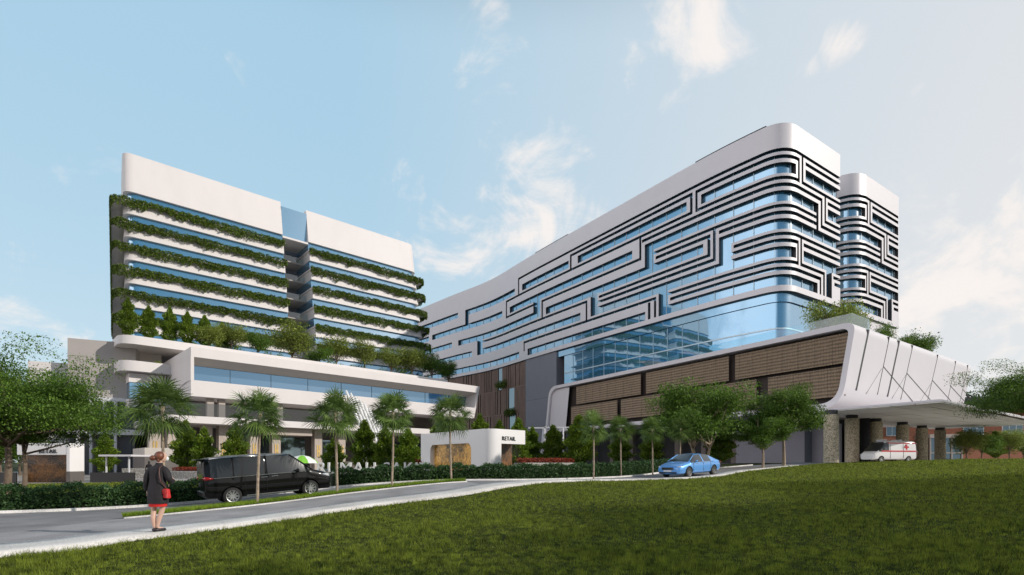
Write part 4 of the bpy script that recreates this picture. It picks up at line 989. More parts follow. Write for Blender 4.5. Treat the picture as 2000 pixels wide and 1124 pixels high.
# ---- trees on the terraces of the planted tower
make_tree('roundA', 5.0, 2.3, .10, 41, 6500, .20, 7, .30, .8, mat_leaf='leaf_round', clump=.42)
make_tree('roundB', 5.0, 2.2, .09, 52, 6500, .21, 7, .28, .85, mat_leaf='leaf_tree', clump=.42)
for i, (px, D, sc_, lb) in enumerate(BACK): plant('roundB', 'bushy_tree', gp(px, D), i * 2.1, (sc_ * 1.25, sc_ * 1.25, sc_), lb, 'tree', 'bushy trees behind the left shade trees')
TERR = [(250, 583, 'cone', 'leftmost conical tree on the upper terrace of the planted tower'), (290, 598, 'cone', 'second conical tree from the left on the upper terrace'), (331, 600, 'cone', 'third conical tree from the left on the upper terrace'),
        (366, 610, 'cone', 'fourth conical tree from the left on the upper terrace'), (400, 616, 'cone', 'fifth conical tree on the upper terrace, behind the first round bush'), (434, 630, 'cone', 'rightmost conical tree on the upper terrace, half hidden by bushes'),
        (408, 638, 'roundA', 'leftmost round pale tree on the podium roof, over the box corner'), (452, 634, 'roundA', 'second round tree from the left on the podium roof'), (503, 650, 'roundB', 'darker round tree left of the widest pale tree on the podium roof'),
        (570, 640, 'roundA', 'widest pale yellow green tree on the podium roof below the tower recess'), (625, 680, 'roundB', 'low dark bushy tree right of the widest pale tree on the podium roof'), (657, 660, 'roundA', 'round tree on the podium roof under the left end of the right tower half'),
        (712, 668, 'roundA', 'round tree in the middle of the right roof group'), (765, 680, 'roundA', 'round tree third from the right on the podium roof'), (805, 683, 'roundA', 'round tree second from the right on the podium roof'),
        (842, 686, 'roundB', 'dark round tree at the right corner of the planted tower'), (876, 708, 'roundB', 'smallest dark tree at the right end of the podium roof')]
for i, (px, yt, kind, lb) in enumerate(TERR):
    o_ = -12.5 - (i % 3) * .8 if kind == 'cone' else -11.6 - (i % 2) * 1.2
    u = PF.u(px, o_); bz = 17.5 if kind == 'cone' else 17.2; p = pf(u, o_, bz); D = p.y; h = (HOR - yt) * D / 1000 + CAMZ - bz; h = max(h, 2.0)
    if kind == 'cone': plant('cone%d' % (i % 3), 'conical_tree', p, i, (1.0, 1.0, h / 4.75), lb, 'tree', 'conical trees on the upper terrace')
    else: s = h / 4.5; wd = {570: 1.35}.get(px, 1.0); plant(kind, 'roof_tree', p, i * 1.9, (max(s, .95) * wd, max(s, .95) * wd, s), lb, 'tree', 'round trees on the podium roof')
def leaf_mass(name, C, leaf, m, label, cat, group=None, seed=0, up=.2, kind=None, dirs=None):
    V, F4 = leaf_quads(C, leaf, seed, up, .6, dirs); me = np_mesh(name, V, F4); o = link(name, me, M[m]); tag(o, label, cat, group, kind); return o
g = np.random.default_rng(5)
def shrub_row(u0, u1, o0, o1, z, n, hh, lump=1.1):
    u = g.uniform(u0, u1, n); o = g.uniform(o0, o1, n); hz = hh * (.55 + .45 * np.sin(u * lump * 2 + 1) * np.sin(u * .9)); zz = z + hz * g.random(n) ** .7
    return np.array([tuple(pf(a, b, c)) for a, b, c in zip(u, o, zz)])
leaf_mass('low_shrubs', shrub_row(0, 46, -12.6, -10.7, 17.2, 9000, 1.8), .2, 'leaf_tree', 'low dark shrubs filling the planter behind the podium roof edge', 'shrub', seed=1)
leaf_mass('planter_shrubs', shrub_row(-5, -.1, -12, -10.7, 14.0, 1500, 1.3), .18, 'leaf_round', 'low shrubs in the rounded lower terrace at the left end of the podium', 'shrub', seed=2)

# ---- hanging plants along each ledge of the tower
def vine_pts(w, k, seed):
    g = np.random.default_rng(seed); zl = ZW[k] - 1.8; pl = wing_plan(zl, .66, w, side=1.75)
    if w == 0: pl = [pl[0] + (pl[1] - pl[0]) * .35] + pl[1:-1]
    else: pl = pl[1:-1] + [pl[-2] + (pl[-1] - pl[-2]) * .35]
    p = np.array([tuple(q) for q in pl]); s = np.r_[0, np.cumsum(np.linalg.norm(np.diff(p[:, :2], axis=0), axis=1))]; n = int(s[-1] * 420)
    t = g.uniform(0, s[-1], n); x = np.interp(t, s, p[:, 0]); y = np.interp(t, s, p[:, 1])
    k1, k2 = np.arange(0, s[-1] + 2, 1.7), np.arange(0, s[-1] + 2, .45); nz = .5 * np.interp(t, k1, g.random(len(k1))) + .5 * np.interp(t, k2, g.random(len(k2)) ** 1.6)
    keep = g.random(n) < .55 + .9 * np.interp(t, k1, g.random(len(k1)))
    low = -(.45 + 1.45 * nz); hi = .12 + .34 * np.interp(t, k2, g.random(len(k2))); q = g.random(n) ** (1.0 + .5 * nz); z = zl + hi + (low - hi) * q
    off = g.normal(.05, .17, n) + .10 * (q > .3); nn = LT.n
    return np.c_[x + nn.x * off, y + nn.y * off, z][keep]
ORD = ['topmost', 'second', 'third', 'fourth', 'fifth', 'lowest']
for w in (0, 1):
    for k in range(6):
        half = 'left' if w == 0 else 'right'
        leaf_mass('hanging_plants', vine_pts(w, k, 100 + w * 10 + k), .24, 'leaf_vine', '%s strip of trailing plants from the top on the %s half of the white tower' % (ORD[k], half), 'hanging plants', 'strips of trailing plants on the tower ledges', seed=k + 7 * w, up=-.05)
# two little planters on the slatted wall
for (px, py, lb) in ((983, 752, 'upper small planter of trailing leaves on the brown slatted wall'), (1000, 806, 'lower small planter of trailing leaves on the brown slatted wall')):
    u = uA(px); D = pathA.raw(u).y; z = (HOR - py) * D / 1000 + CAMZ; t = g.uniform(-2.6, 2.6, 900); c = np.array([tuple(pathA.at(u + a, .7 + b, z + d)) for a, b, d in zip(t, g.uniform(-.4, .7, 900), g.normal(0, .5, 900))])
    leaf_mass('wall_planter', c, .35, 'leaf_vine', lb, 'planter', 'planters on the slatted wall', seed=int(px))
# trees on the podium deck
make_tree('deck', 4.2, 4.0, .16, 61, 9000, .24, 8, .30, .5, mat_leaf='leaf_round', clump=.34)
for (px, D, yt, wd, key, lb) in [(1632, 70, 586, 1.15, 'deck', 'wide pale tree on the podium deck at the corner of the banded block'), (1672, 73, 600, .8, 'roundB', 'darker tree on the deck just right of the wide pale tree'),
                             (1722, 79, 622, .8, 'roundB', 'dark shrub like tree in the gap left of the far deck tree'), (1792, 83, 640, 1.35, 'roundB', 'bushy dark tree on the deck near the far end of the white podium face'), (1752, 82, 655, .9, 'roundB', 'low dark bush on the deck between the two dark deck trees')]:
    x = X(px, D); z = 17.0; h = (HOR - yt) * D / 1000 + CAMZ - z; b = 4.4 if key == 'deck' else 5.2
    plant(key, 'deck_tree', (x, D, z), px, (wd, wd, h / b), lb, 'tree', 'trees on the podium deck')
# row of small trees in front of the brick building
for i, px in enumerate((1888, 1916, 1944, 1972, 1998)):
    D = 78 + i * 1.5; x = X(px, D); plant(('roundA', 'roundB', 'cone1')[i % 3], 'small_tree', (x, D, 1.5), i * 2, (1.15, 1.15, 1.05 + .1 * (i % 2)), 'bushy small tree in the row before the brick building, %s from the left' % ('leftmost', 'second', 'third', 'fourth', 'fifth')[i], 'tree', 'small trees before the brick building')

# ---- clipped hedges
def hedge_pts(line, w, h, n, seed, z0=.0):
    g = np.random.default_rng(seed); s = np.r_[0, np.cumsum(np.hypot(*np.diff(line, axis=0).T))]; t = g.uniform(0, s[-1], n)
    x = np.interp(t, s, line[:, 0]); y = np.interp(t, s, line[:, 1]); dd = np.gradient(line, axis=0); dd /= np.hypot(*dd.T)[:, None]
    nx_, ny_ = np.interp(t, s, -dd[:, 1]), np.interp(t, s, dd[:, 0])
    f = g.random(n); a = np.where(f < .45, -w / 2, np.where(f < .8, g.uniform(-w / 2, w / 2, n), w / 2)); zz = np.where((f >= .45) & (f < .8), h, h * g.random(n) ** .8)
    bump = .10 * np.sin(t * 3.1) + .07 * np.sin(t * 7.7 + 1) + .05 * np.sin(t * 17); a = a * (1 + bump * .8); zz = zz * (1 + bump * .9)
    a += g.normal(0, .07, n); zz += g.normal(0, .05, n); x, y = x + nx_ * a, y + ny_ * a
    return np.c_[x, y, ground_z(x, y) + z0 + np.maximum(zz, .03)]
HL = offset(KERB, .85)
left_run = HL[(HL[:, 0] > -30) & (HL[:, 0] < -9.9)]; right_run = HL[(HL[:, 0] > -9.4) & (HL[:, 0] < 12.8)]
leaf_mass('hedge', hedge_pts(left_run, .95, .82, 52000, 3), .085, 'leaf_hedge', 'dark clipped hedge left of the black van along the drive', 'hedge', seed=3)
leaf_mass('hedge', hedge_pts(right_run, .95, .82, 42000, 4), .11, 'leaf_hedge', 'dark clipped hedge running right from the black van to the blue car', 'hedge', seed=4)
for run, hh, ob in ((left_run, .62, bpy.data.objects['hedge']), (right_run, .62, bpy.data.objects['hedge.001'])):  # solid dark core added so the bright ground behind does not show through
    c = sheet('dark_core', offset(run, .28), offset(run, -.28), hh, M['twig'], 1, hh, kind=None); c.parent = ob
# lawns of real blades
def blades(name, x, y, h, w, seed, m, label, kind='stuff', dz=0.0):
    g = np.random.default_rng(seed); n = len(x); z = ground_z(x, y) + dz; a = g.uniform(0, 2 * np.pi, n); hh = h * g.uniform(.55, 1.3, n); ww = w * g.uniform(.7, 1.3, n) / 2
    l1 = g.normal(0, .35, n) * hh; l2 = g.normal(0, .35, n) * hh; c, s = np.cos(a) * ww, np.sin(a) * ww
    V = np.stack([np.c_[x - c, y - s, z - .01], np.c_[x + c, y + s, z - .01], np.c_[x + l1, y + l2, z + hh]], 1).reshape(-1, 3)
    o = link(name, np_mesh(name, V, np.arange(3 * n).reshape(n, 3)), M[m]); tag(o, label, 'grass', None, kind); return o
gg = np.random.default_rng(77)
def lawn_side(x, y):  # keep only the lawn side of the pale path
    d = (x[:, None] - LAWN[None, ::4, 0]) ** 2 + (y[:, None] - LAWN[None, ::4, 1]) ** 2; i = d.argmin(1) * 4; i = np.clip(i, 1, len(LAWN) - 2)
    t = LAWN[i + 1] - LAWN[i - 1]; return t[:, 0] * (y - LAWN[i, 1]) - t[:, 1] * (x - LAWN[i, 0]) < .02
XS, YS, HS, WS = [], [], [], []
for (y0, y1, dens, h, w) in [(5.5, 9, 3000, .085, .010), (9, 14, 1500, .09, .013), (14, 22, 650, .095, .020), (22, 34, 260, .11, .034), (34, 54, 110, .13, .06)]:
    xa, xb = -y1 * 1.03, y1 * 1.03; n = int((y1 - y0) * (xb - xa) * dens); x = gg.uniform(xa, xb, n); y = gg.uniform(y0, y1, n)
    k = (np.abs(x) < y * 1.03 + .5); x, y = x[k], y[k]; ok = np.concatenate([lawn_side(x[i:i + 50000], y[i:i + 50000]) for i in range(0, len(x), 50000)]); x, y = x[ok], y[ok]
    ok = ~((x > 24) & (y > 45.6 + (x - 25.6) * .75)); x, y = x[ok], y[ok]
    XS.append(x); YS.append(y); HS.append(np.full(len(x), h)); WS.append(np.full(len(x), w))
x, y, hh, ww = map(np.concatenate, (XS, YS, HS, WS))
pat = .75 + .5 * np.sin(x * 1.7 + 2 * np.sin(y * .9)) * np.sin(y * 1.3 + x * .4)
blades('lawn_grass', x, y, hh * np.clip(pat, .55, 1.4) * (.72 + .62 * np.sin(x * 19 + 3 * np.sin(y * 7)) * np.sin(y * 23 + 2 * np.sin(x * 5))), ww, 5, 'grass', 'short mown grass of the wide lawn in the foreground')
t = gg.random(15000); v = gg.random(15000); i = (t * 59).astype(int); f = (t * 59 - i)[:, None]; a = VA[i] * (1 - f) + VA[i + 1] * f; b = VB[i] * (1 - f) + VB[i + 1] * f; q = a * (1 - v[:, None]) + b * v[:, None]
blades('verge_grass', q[:, 0], q[:, 1], .13, .018, 6, 'grass_strip', 'brighter tufted grass of the narrow verge under the palms', dz=.09)
# strip of grass behind the left hedge
xa = gg.uniform(-38, -10, 30000); ya = gg.uniform(20, 44, 30000); dk = np.abs(xa) < ya * 1.05; xa, ya = xa[dk], ya[dk]
d2 = ((xa[:, None] - HL[None, ::4, 0]) ** 2 + (ya[:, None] - HL[None, ::4, 1]) ** 2).argmin(1) * 4; ok = (ya > HL[d2, 1] + .5); ok &= ya < np.interp(xa, PA[:, 0], PA[:, 1]) - .4; xa, ya = xa[ok], ya[ok]
blades('back_lawn_grass', xa, ya, .12, .05, 8, 'grass', 'grass behind the left hedge in front of the left shop kiosk')
# ------------------------------------------------------------------ lettering
def text_mesh(s, size, depth, name='lettering', bold=True):
    cu = bpy.data.curves.new(name, 'FONT'); cu.body = s; cu.size = size; cu.extrude = depth / 2; cu.resolution_u = 4
    if bold: cu.offset = size * .006
    cu.space_character = 1.1
    tmp = bpy.data.objects.new('tmp', cu); COL.objects.link(tmp)
    dg = bpy.context.evaluated_depsgraph_get(); me = bpy.data.meshes.new_from_object(tmp.evaluated_get(dg)); bpy.data.objects.remove(tmp); me.name = name
    return me
def set_text(me, name, origin, along, m, parent, root, up=Vector((0, 0, 1))):
    """text mesh lies in x/y: map x -> along, y -> up"""
    al = Vector((along[0], along[1], 0)).normalized(); nn = al.cross(up)
    for v in me.vertices: c = v.co.copy(); v.co = Vector(origin) + al * c.x + up * c.y + nn * c.z - root.location
    me.materials.clear(); o = link(name, me, m, parent); return o
M['black'] = mat('black_paint', (.012, .012, .013), .4)
M['white_letter'] = mat('white_letter', (.80, .80, .78), .4)
def glow_mat(name, c1, c2, s):
    m, t, b = new_mat(name); geo = t.nodes.new('ShaderNodeNewGeometry'); v = t.nodes.new('ShaderNodeTexNoise'); v.inputs['Scale'].default_value = 7; v.inputs['Detail'].default_value = 5; v.inputs['Roughness'].default_value = .75
    mp = t.nodes.new('ShaderNodeMapping'); mp.inputs['Scale'].default_value = (1, 1, .8); t.links.new(geo.outputs['Position'], mp.inputs[0]); t.links.new(mp.outputs[0], v.inputs['Vector'])
    n = t.nodes.new('ShaderNodeTexNoise'); n.inputs['Scale'].default_value = .9; n.inputs['Detail'].default_value = 5; t.links.new(geo.outputs['Position'], n.inputs['Vector'])
    mu = t.nodes.new('ShaderNodeMath'); mu.operation = 'MULTIPLY'; t.links.new(v.outputs[0], mu.inputs[0]); t.links.new(n.outputs[0], mu.inputs[1])
    r = t.nodes.new('ShaderNodeValToRGB'); r.color_ramp.elements[0].position = .17; r.color_ramp.elements[1].position = .36
    r.color_ramp.elements[0].color = (*c1, 1); r.color_ramp.elements[1].color = (*c2, 1); t.links.new(mu.outputs[0], r.inputs[0])
    t.links.new(r.outputs[0], b.inputs['Base Color']); t.links.new(r.outputs[0], b.inputs['Emission Color']); b.inputs['Emission Strength'].default_value = s; return m
M['shop_gold'] = glow_mat('lit_shop_interior', (.022, .010, .002), (.55, .30, .06), .5)
M['shop_dim'] = glow_mat('dim_shop_interior', (.012, .006, .003), (.20, .085, .022), .25)

# ------------------------------------------------------------------ shop kiosks
def rounded_rect(u0, u1, z0, z1, r, n=6):
    o = []
    for (cu_, cz, a0) in ((u1 - r, z1 - r, 0), (u0 + r, z1 - r, 90), (u0 + r, z0 + r, 180), (u1 - r, z0 + r, 270)):
        for i in range(n + 1): a = R(a0 + 90 * i / n); o.append((cu_ + r * math.cos(a), cz + r * math.sin(a)))
    return o
def wall_with_hole(mb, T, u0, u1, z0, z1, hole, th, out, m=0):
    """wall plane `out`, with one hole outline (ccw from the right-top), reveal depth th"""
    n = len(hole); cu_, cz = sum(p[0] for p in hole) / n, sum(p[1] for p in hole) / n; ring = []
    for (u, z) in hole:
        du, dz = u - cu_, z - cz; k = 1e9
        if du > 1e-6: k = min(k, (u1 - cu_) / du)
        if du < -1e-6: k = min(k, (u0 - cu_) / du)
        if dz > 1e-6: k = min(k, (z1 - cz) / dz)
        if dz < -1e-6: k = min(k, (z0 - cz) / dz)
        ring.append((cu_ + du * k, cz + dz * k))
    # snap the nearest ring points to the corners
    for (a, b) in ((u0, z0), (u0, z1), (u1, z0), (u1, z1)):
        i = min(range(n), key=lambda q: (ring[q][0] - a) ** 2 + (ring[q][1] - b) ** 2); ring[i] = (a, b)
    A = [T(u, out, z) for u, z in hole]; B = [T(u, out, z) for u, z in ring]; C = [T(u, out - th, z) for u, z in hole]
    mb.strip(A, B, m, True); mb.strip(C, A, m, True)
def retail_kiosk(name, o, a, n, LU, LD, zt, label, win, head, txt_u, glow, r=.55, z0=None):
    T = frame(o, a, n); zb = G(*o) - .1 if z0 is None else z0
    root = empty(name, (o[0], o[1], zb), 0, label, 'kiosk')
    return T, root, zb
# right kiosk: corner (-1.4, 31), long side faces the drive on the left, short side faces right
KA = frame((-1.4, 31), (-.631, .776), (-.776, -.631)); KB = frame((-1.4, 31), (.705, .709), (.709, -.705))
kz = G(-1.4, 31) - .05; zt = 3.62
k2 = empty('kiosk', (-1.4, 31, kz), 0, 'white rounded shop kiosk with glowing gold window and dark shopfront', 'kiosk')
mb = MB()
wall_with_hole(mb, KA, .9, 8.35, kz, zt, rounded_rect(1.9, 7.0, kz + .55, 2.78, .42), .35, 0)
# rounded vertical corner
cp_ = [KA(.9, 0, 0), KA(0, 0, 0), KB(.9, 0, 0)]; arc = [cp_[0] * (1 - t) ** 2 + cp_[1] * 2 * t * (1 - t) + cp_[2] * t * t for t in [i / 10 for i in range(11)]]
m2 = MB(); m2.strip([Vector((p.x, p.y, kz)) for p in arc], [Vector((p.x, p.y, zt)) for p in arc])
mb.quad(KA(8.35, 0, kz), KA(8.35, -3.5, kz), KA(8.35, -3.5, zt), KA(8.35, 0, zt))
mb.quad(KB(.9, 0, 2.72), KB(3.2, 0, 2.72), KB(3.2, 0, zt), KB(.9, 0, zt)); mb.quad(KB(.9, 0, kz), KB(1.05, 0, kz), KB(1.05, 0, 2.72), KB(.9, 0, 2.72)); mb.quad(KB(1.05, 0, kz), KB(1.05, -.5, kz), KB(1.05, -.5, 2.72), KB(1.05, 0, 2.72)); mb.quad(KB(1.05, -.5, 2.72), KB(3.2, -.5, 2.72), KB(3.2, 0, 2.72), KB(1.05, 0, 2.72))
mb.quad(KB(3.2, 0, 2.72), KB(3.2, -3.5, 2.72), KB(3.2, -3.5, zt), KB(3.2, 0, zt))
roof = [KA(8.35, 0, zt), KA(.9, 0, zt)] + [Vector((p.x, p.y, zt)) for p in arc[1:]] + [KB(3.2, 0, zt), KA(8.35, -3.2, zt)]
mb.add(roof, [tuple(range(len(roof)))]); mb.build('shell', M['white_kiosk'], k2, k2); m2.build('rounded_corner', M['white_kiosk'], k2, k2, smooth='weld')
mb = MB(); mb.quad(KA(1.7, -.36, kz), KA(7.2, -.36, kz), KA(7.2, -.36, 2.9), KA(1.7, -.36, 2.9)); mb.build('lit_interior', M['shop_gold'], k2, k2)
mb = MB(); hl = rounded_rect(1.9, 7.0, kz + .55, 2.78, .42); mb.add([KA(u, -.25, z) for u, z in hl], [tuple(range(len(hl)))]); M['shop_glass'] = clear_glass('shop_glass', (.95, .93, .88), .01); mb.build('rounded_window', M['shop_glass'], k2, k2)
mb = MB(); mb.quad(KB(1.05, -1.2, kz), KB(3.2, -1.2, kz), KB(3.2, -1.2, 2.75), KB(1.05, -1.2, 2.75)); mb.build('dim_interior', M['shop_dim'], k2, k2)
mb = MB(); mb.quad(KB(1.05, -.4, kz), KB(3.2, -.4, kz), KB(3.2, -.4, 2.72), KB(1.05, -.4, 2.72)); mb.build('shop_window', M['shop_glass'], k2, k2)
set_text(text_mesh('RETAIL', .36, .03, bold=False), 'lettering', KB(1.08, .03, 2.93), KB.a, M['black'], k2, k2)
# left kiosk
T1 = frame((X(137, 42), 42), (-1, -.02), (.02, -1)); z1_ = G(X(150, 42), 42) - .05; zt1 = 3.12
k1 = empty('kiosk', (X(137, 42), 42, z1_), 0, 'white shop kiosk with brown dark window half hidden by the left shade trees', 'kiosk')
mb = MB(); mb.fbox(T1, 0, .3, -1.45, .02, .78, zt1); mb.fbox(T1, .3, 4.3, -1.4, 0, 2.15, zt1 + .002); mb.build('shell', M['white_kiosk'], k1, k1, bevel=.04)
mb = MB(); mb.fbox(T1, .0, .3, -1.45, .018, z1_, .78); mb.build('plinth', M['recess'], k1, k1)
mb = MB(); mb.quad(T1(.3, -.9, z1_), T1(4.3, -.9, z1_), T1(4.3, -.9, 2.16), T1(.3, -.9, 2.16)); mb.build('dim_interior', M['shop_dim'], k1, k1)
mb = MB(); mb.quad(T1(.3, -.2, z1_), T1(4.3, -.2, z1_), T1(4.3, -.2, 2.15), T1(.3, -.2, 2.15)); mb.build('shop_window', M['shop_glass'], k1, k1)
set_text(text_mesh('RETAIL', .44, .05), 'lettering', T1(2.5, .03, 2.32), -T1.a, M['black'], k1, k1)
# dark screen and flat shelter beside it
for (a, b, lb) in ((-5.2, -1.6, 'low black fence right of the left shop kiosk'), (4.35, 7.2, 'low black fence left of the left shop kiosk')):
    mb = MB(); mb.fbox(T1, a, b, -.1, 0, z1_, .72); f = mb.build('fence', M['black'], None); tag(f, lb, 'fence')
sh = empty('shelter', (*T1(-2.7, -2, 0).xy, z1_), 0, 'flat thin white shelter roof on slim posts right of the left shop kiosk', 'shelter')
mb = MB(); mb.fbox(T1, -4.2, -1.5, -3.5, -1.0, 2.05, 2.2); mb.build('roof', M['white_cool'], sh, sh)
for u in (-3.7, -1.8): mb = MB(); mb.fbox(T1, u, u + .1, -1.6, -1.5, z1_, 2.05); mb.build('post', M['steel'], sh, sh)

# ------------------------------------------------------------------ hospital name sign behind the hedge
sg = empty('name_sign', (X(720, 36.5), 36.5, G(X(720, 36.5), 36.5)), 0, 'white standing letters on a dark plinth behind the hedge, right of the black van', 'sign')
x0, x1 = X(618, 36.5), X(838, 36.5); me = text_mesh('RUMAH SAKIT', 1.0, .18); w = max(v.co.x for v in me.vertices); k = (x1 - x0) / w
for v in me.vertices: v.co.x *= k; v.co.y *= 1.12
set_text(me, 'lettering', (x0, 36.5, .78), (1, 0), M['white_letter'], sg, sg)
mb = MB(); mb.box(x0 - .6, x1 + .4, 36.35, 37.1, G(-9, 36.5) - .2, .70); mb.build('plinth', M['dark'], sg, sg)

# ------------------------------------------------------------------ white sculpture of curved blades
sc = empty('sculpture', (X(715, 60), 60, 0), 0, 'white fan shaped sculpture of many slender curved blades before the podium', 'sculpture')
rowsS = 4
for rI in range(rowsS):
    nb = 8
    for i in range(nb):
        t = i / (nb - 1); px = 676 + rI * 8 + t * 62; top = 763 + 50 * t ** 1.2 + rI * 19; D = 60 - rI * .35 - .0 * t
        p1 = P(px, top, D); ln = 2.1 - .4 * t
        pts = [p1 + Vector((ln * .36 * q ** 1.2 + .05 * ln * math.sin(q * 3), -.25 * q, -ln * q)) for q in [j / 6 for j in range(7)]]
        mb = MB(); mb.tube(pts, [.055 + .11 * math.sin(math.pi * min(1, q * .8 + .12)) for q in [j / 6 for j in range(7)]], 6); mb.build('blade', M['white_letter'], sc, sc, smooth=True)
mb = MB(); mb.tube([(X(712, 60.4), 60.4, 0), (X(712, 60.4), 60.4, 4.2), (X(722, 60.2), 60.2, 6.6)], [.35, .28, .12], 10); mb.build('stem', M['white_letter'], sc, sc, smooth=True)

# ------------------------------------------------------------------ statue, small planters, lamp posts, parasol
def blob_figure(name, pts, rad, edges, m, parent=None, root=None, sub=2):
    """one continuous surface grown round a skeleton"""
    me = bpy.data.meshes.new(name); o_ = Vector((0, 0, 0)) if root is None else Vector(root.location)
    me.from_pydata([tuple(Vector(p) - o_) for p in pts], edges, []); ob = bpy.data.objects.new('tmp', me); COL.objects.link(ob)
    sk = ob.modifiers.new('s', 'SKIN'); sk.use_smooth_shade = True
    for i, v in enumerate(me.skin_vertices[0].data): r_ = rad[i]; v.radius = r_ if hasattr(r_, '__len__') else (r_, r_); v.use_root = (i == 0)
    sb = ob.modifiers.new('u', 'SUBSURF'); sb.levels = sub; sb.render_levels = sub
    dg = bpy.context.evaluated_depsgraph_get(); dg.update(); m2 = bpy.data.meshes.new_from_object(ob.evaluated_get(dg)); bpy.data.objects.remove(ob); m2.name = name; m2.materials.clear()
    m2.polygons.foreach_set("use_smooth", [True] * len(m2.polygons)); return link(name, m2, m, parent)
st = empty('statue', gp(420, 57), 0, 'grey statue of a draped figure on a block between two conical trees', 'statue'); b0 = Vector(st.location); S = .95
pts = [(0, 0, 1.9), (0, 0, 2.3), (0, 0, 2.62), (0, 0, 2.82), (0, 0, 3.02), (0, 0, 1.4), (0, 0, 1.0), (.3, 0, 2.55), (.42, -.1, 2.25), (.2, -.25, 2.2), (-.3, 0, 2.55), (-.45, -.05, 2.25), (-.32, -.25, 2.4)]
rad = [(.26, .2), (.27, .2), (.26, .18), (.09, .09), (.15, .15), (.27, .22), (.32, .26), .1, .08, .06, .1, .08, .06]
blob_figure('figure', [b0 + Vector(p) * S for p in pts], rad, [(0, 1), (1, 2), (2, 3), (3, 4), (0, 5), (5, 6), (2, 7), (7, 8), (8, 9), (2, 10), (10, 11), (11, 12)], mat('weathered_stone', (.33, .31, .28), .8, var=.3, vscale=8), st, st)
mb = MB(); mb.box(b0.x - .5, b0.x + .5, b0.y - .5, b0.y + .5, b0.z, b0.z + .95); mb.build('pedestal', M['beige'], st, st, bevel=.04)
def gravel_wall():
    m, t, b = new_mat('white_gravel_face'); geo = t.nodes.new('ShaderNodeNewGeometry'); v = t.nodes.new('ShaderNodeTexVoronoi'); v.inputs['Scale'].default_value = 9
    t.links.new(geo.outputs['Position'], v.inputs['Vector']); r = t.nodes.new('ShaderNodeValToRGB'); r.color_ramp.elements[0].color = (.78, .76, .72, 1); r.color_ramp.elements[1].color = (.30, .28, .25, 1); r.color_ramp.elements[1].position = .55
    t.links.new(v.outputs['Distance'], r.inputs[0]); t.links.new(r.outputs[0], b.inputs['Base Color']); return m
M['gravel'] = gravel_wall()
def planter(name, px0, px1, D0, D1, zt, label, h=.9):
    a, b = Vector((X(px0, D0), D0)), Vector((X(px1, D1), D1)); zb = G(*((a + b) / 2)) - .1; T = frame(a, b - a, (b - a).orthogonal() * (1 if (b - a).orthogonal().y < 0 else -1)); Ln = (b - a).length
    root = empty(name, (a.x, a.y, zb), 0, label, 'flower bed', 'flower beds before the buildings'); mb = MB(); mb.fbox(T, 0, Ln, -1.6, 0, zb, zt); mb.build('stone_rim', M['gravel'], root, root, bevel=.05)
    g = np.random.default_rng(int(px0)); n = int(Ln * 420); C = np.array([tuple(T(u, o, zt + z)) for u, o, z in zip(g.uniform(0, Ln, n), g.uniform(-1.3, -.15, n), g.uniform(.02, .36, n))]) - np.array(root.location)
    V, F4 = leaf_quads(C, .14, int(px0)); link('flowers', np_mesh('flowers', V, F4), M['leaf_red'], root); return root
planter('flower_bed', 1020, 1125, 39, 41, 1.52, 'white gravel flower bed topped with red flowers right of the right shop kiosk')
planter('flower_bed', 806, 826, 37.5, 37, 1.42, 'small pebble flower bed with red flowers tight against the right shop kiosk')
planter('flower_bed', 330, 395, 47, 46, .75, 'dim flower bed with red flowers behind the woman and the left hedge')
mb = MB(); a, b = Vector((X(238, 44.5), 44.5)), Vector((X(396, 41.5), 41.5)); T = frame(a, b - a, (0, -1)); mb.fbox(T, 0, (b - a).length, -.5, 0, -.25, .16); w_ = mb.build('kerb_wall', M['white']); tag(w_, 'low white kerb wall behind the left hedge, beside the black fence', 'wall')
mb = MB(); T = frame((X(238, 47), 47), (1, 0), (0, -1)); mb.fbox(T, 0, 2.2, -1, 0, -.2, 1.0); w_ = mb.build('stone_wall', M['gravel']); tag(w_, 'rough pale stone wall just left of the woman', 'wall')
def lamp_post(px, D, ytop, lb, arms):
    x = X(px, D); z = G(x, D); h = (HOR - ytop) * D / 1000 + CAMZ - z; root = empty('lamp_post', (x, D, z), 0, lb, 'lamp post', 'lamp posts near the podium leg')
    mb = MB(); mb.tube([(x, D, z), (x, D, z + h)], [.09, .07], 10); mb.build('post', M['steel'], root, root, smooth=True)
    mb = MB(); mb.fbox(frame((x, D), (1, 0), (0, -1)), arms[0], arms[1], -.06, .06, z + h - .02, z + h + .1); mb.build('arm', M['steel'], root, root)
    mb = MB(); mb.lathe([(0, 0), (.16, 0), (.12, -.14), (0, -.16)], 14, (x + arms[1] - .2, D, z + h - .03)); mb.build('lamp_head', M['steel'], root, root)
lamp_post(1064, 50, 837, 'white post right of the tall conical tree, left of the tree standing alone', (-1.6, .1)); lamp_post(1100, 50, 836, 'white post between the lone conical tree and the fat conical tree', (-1.9, 1.8))
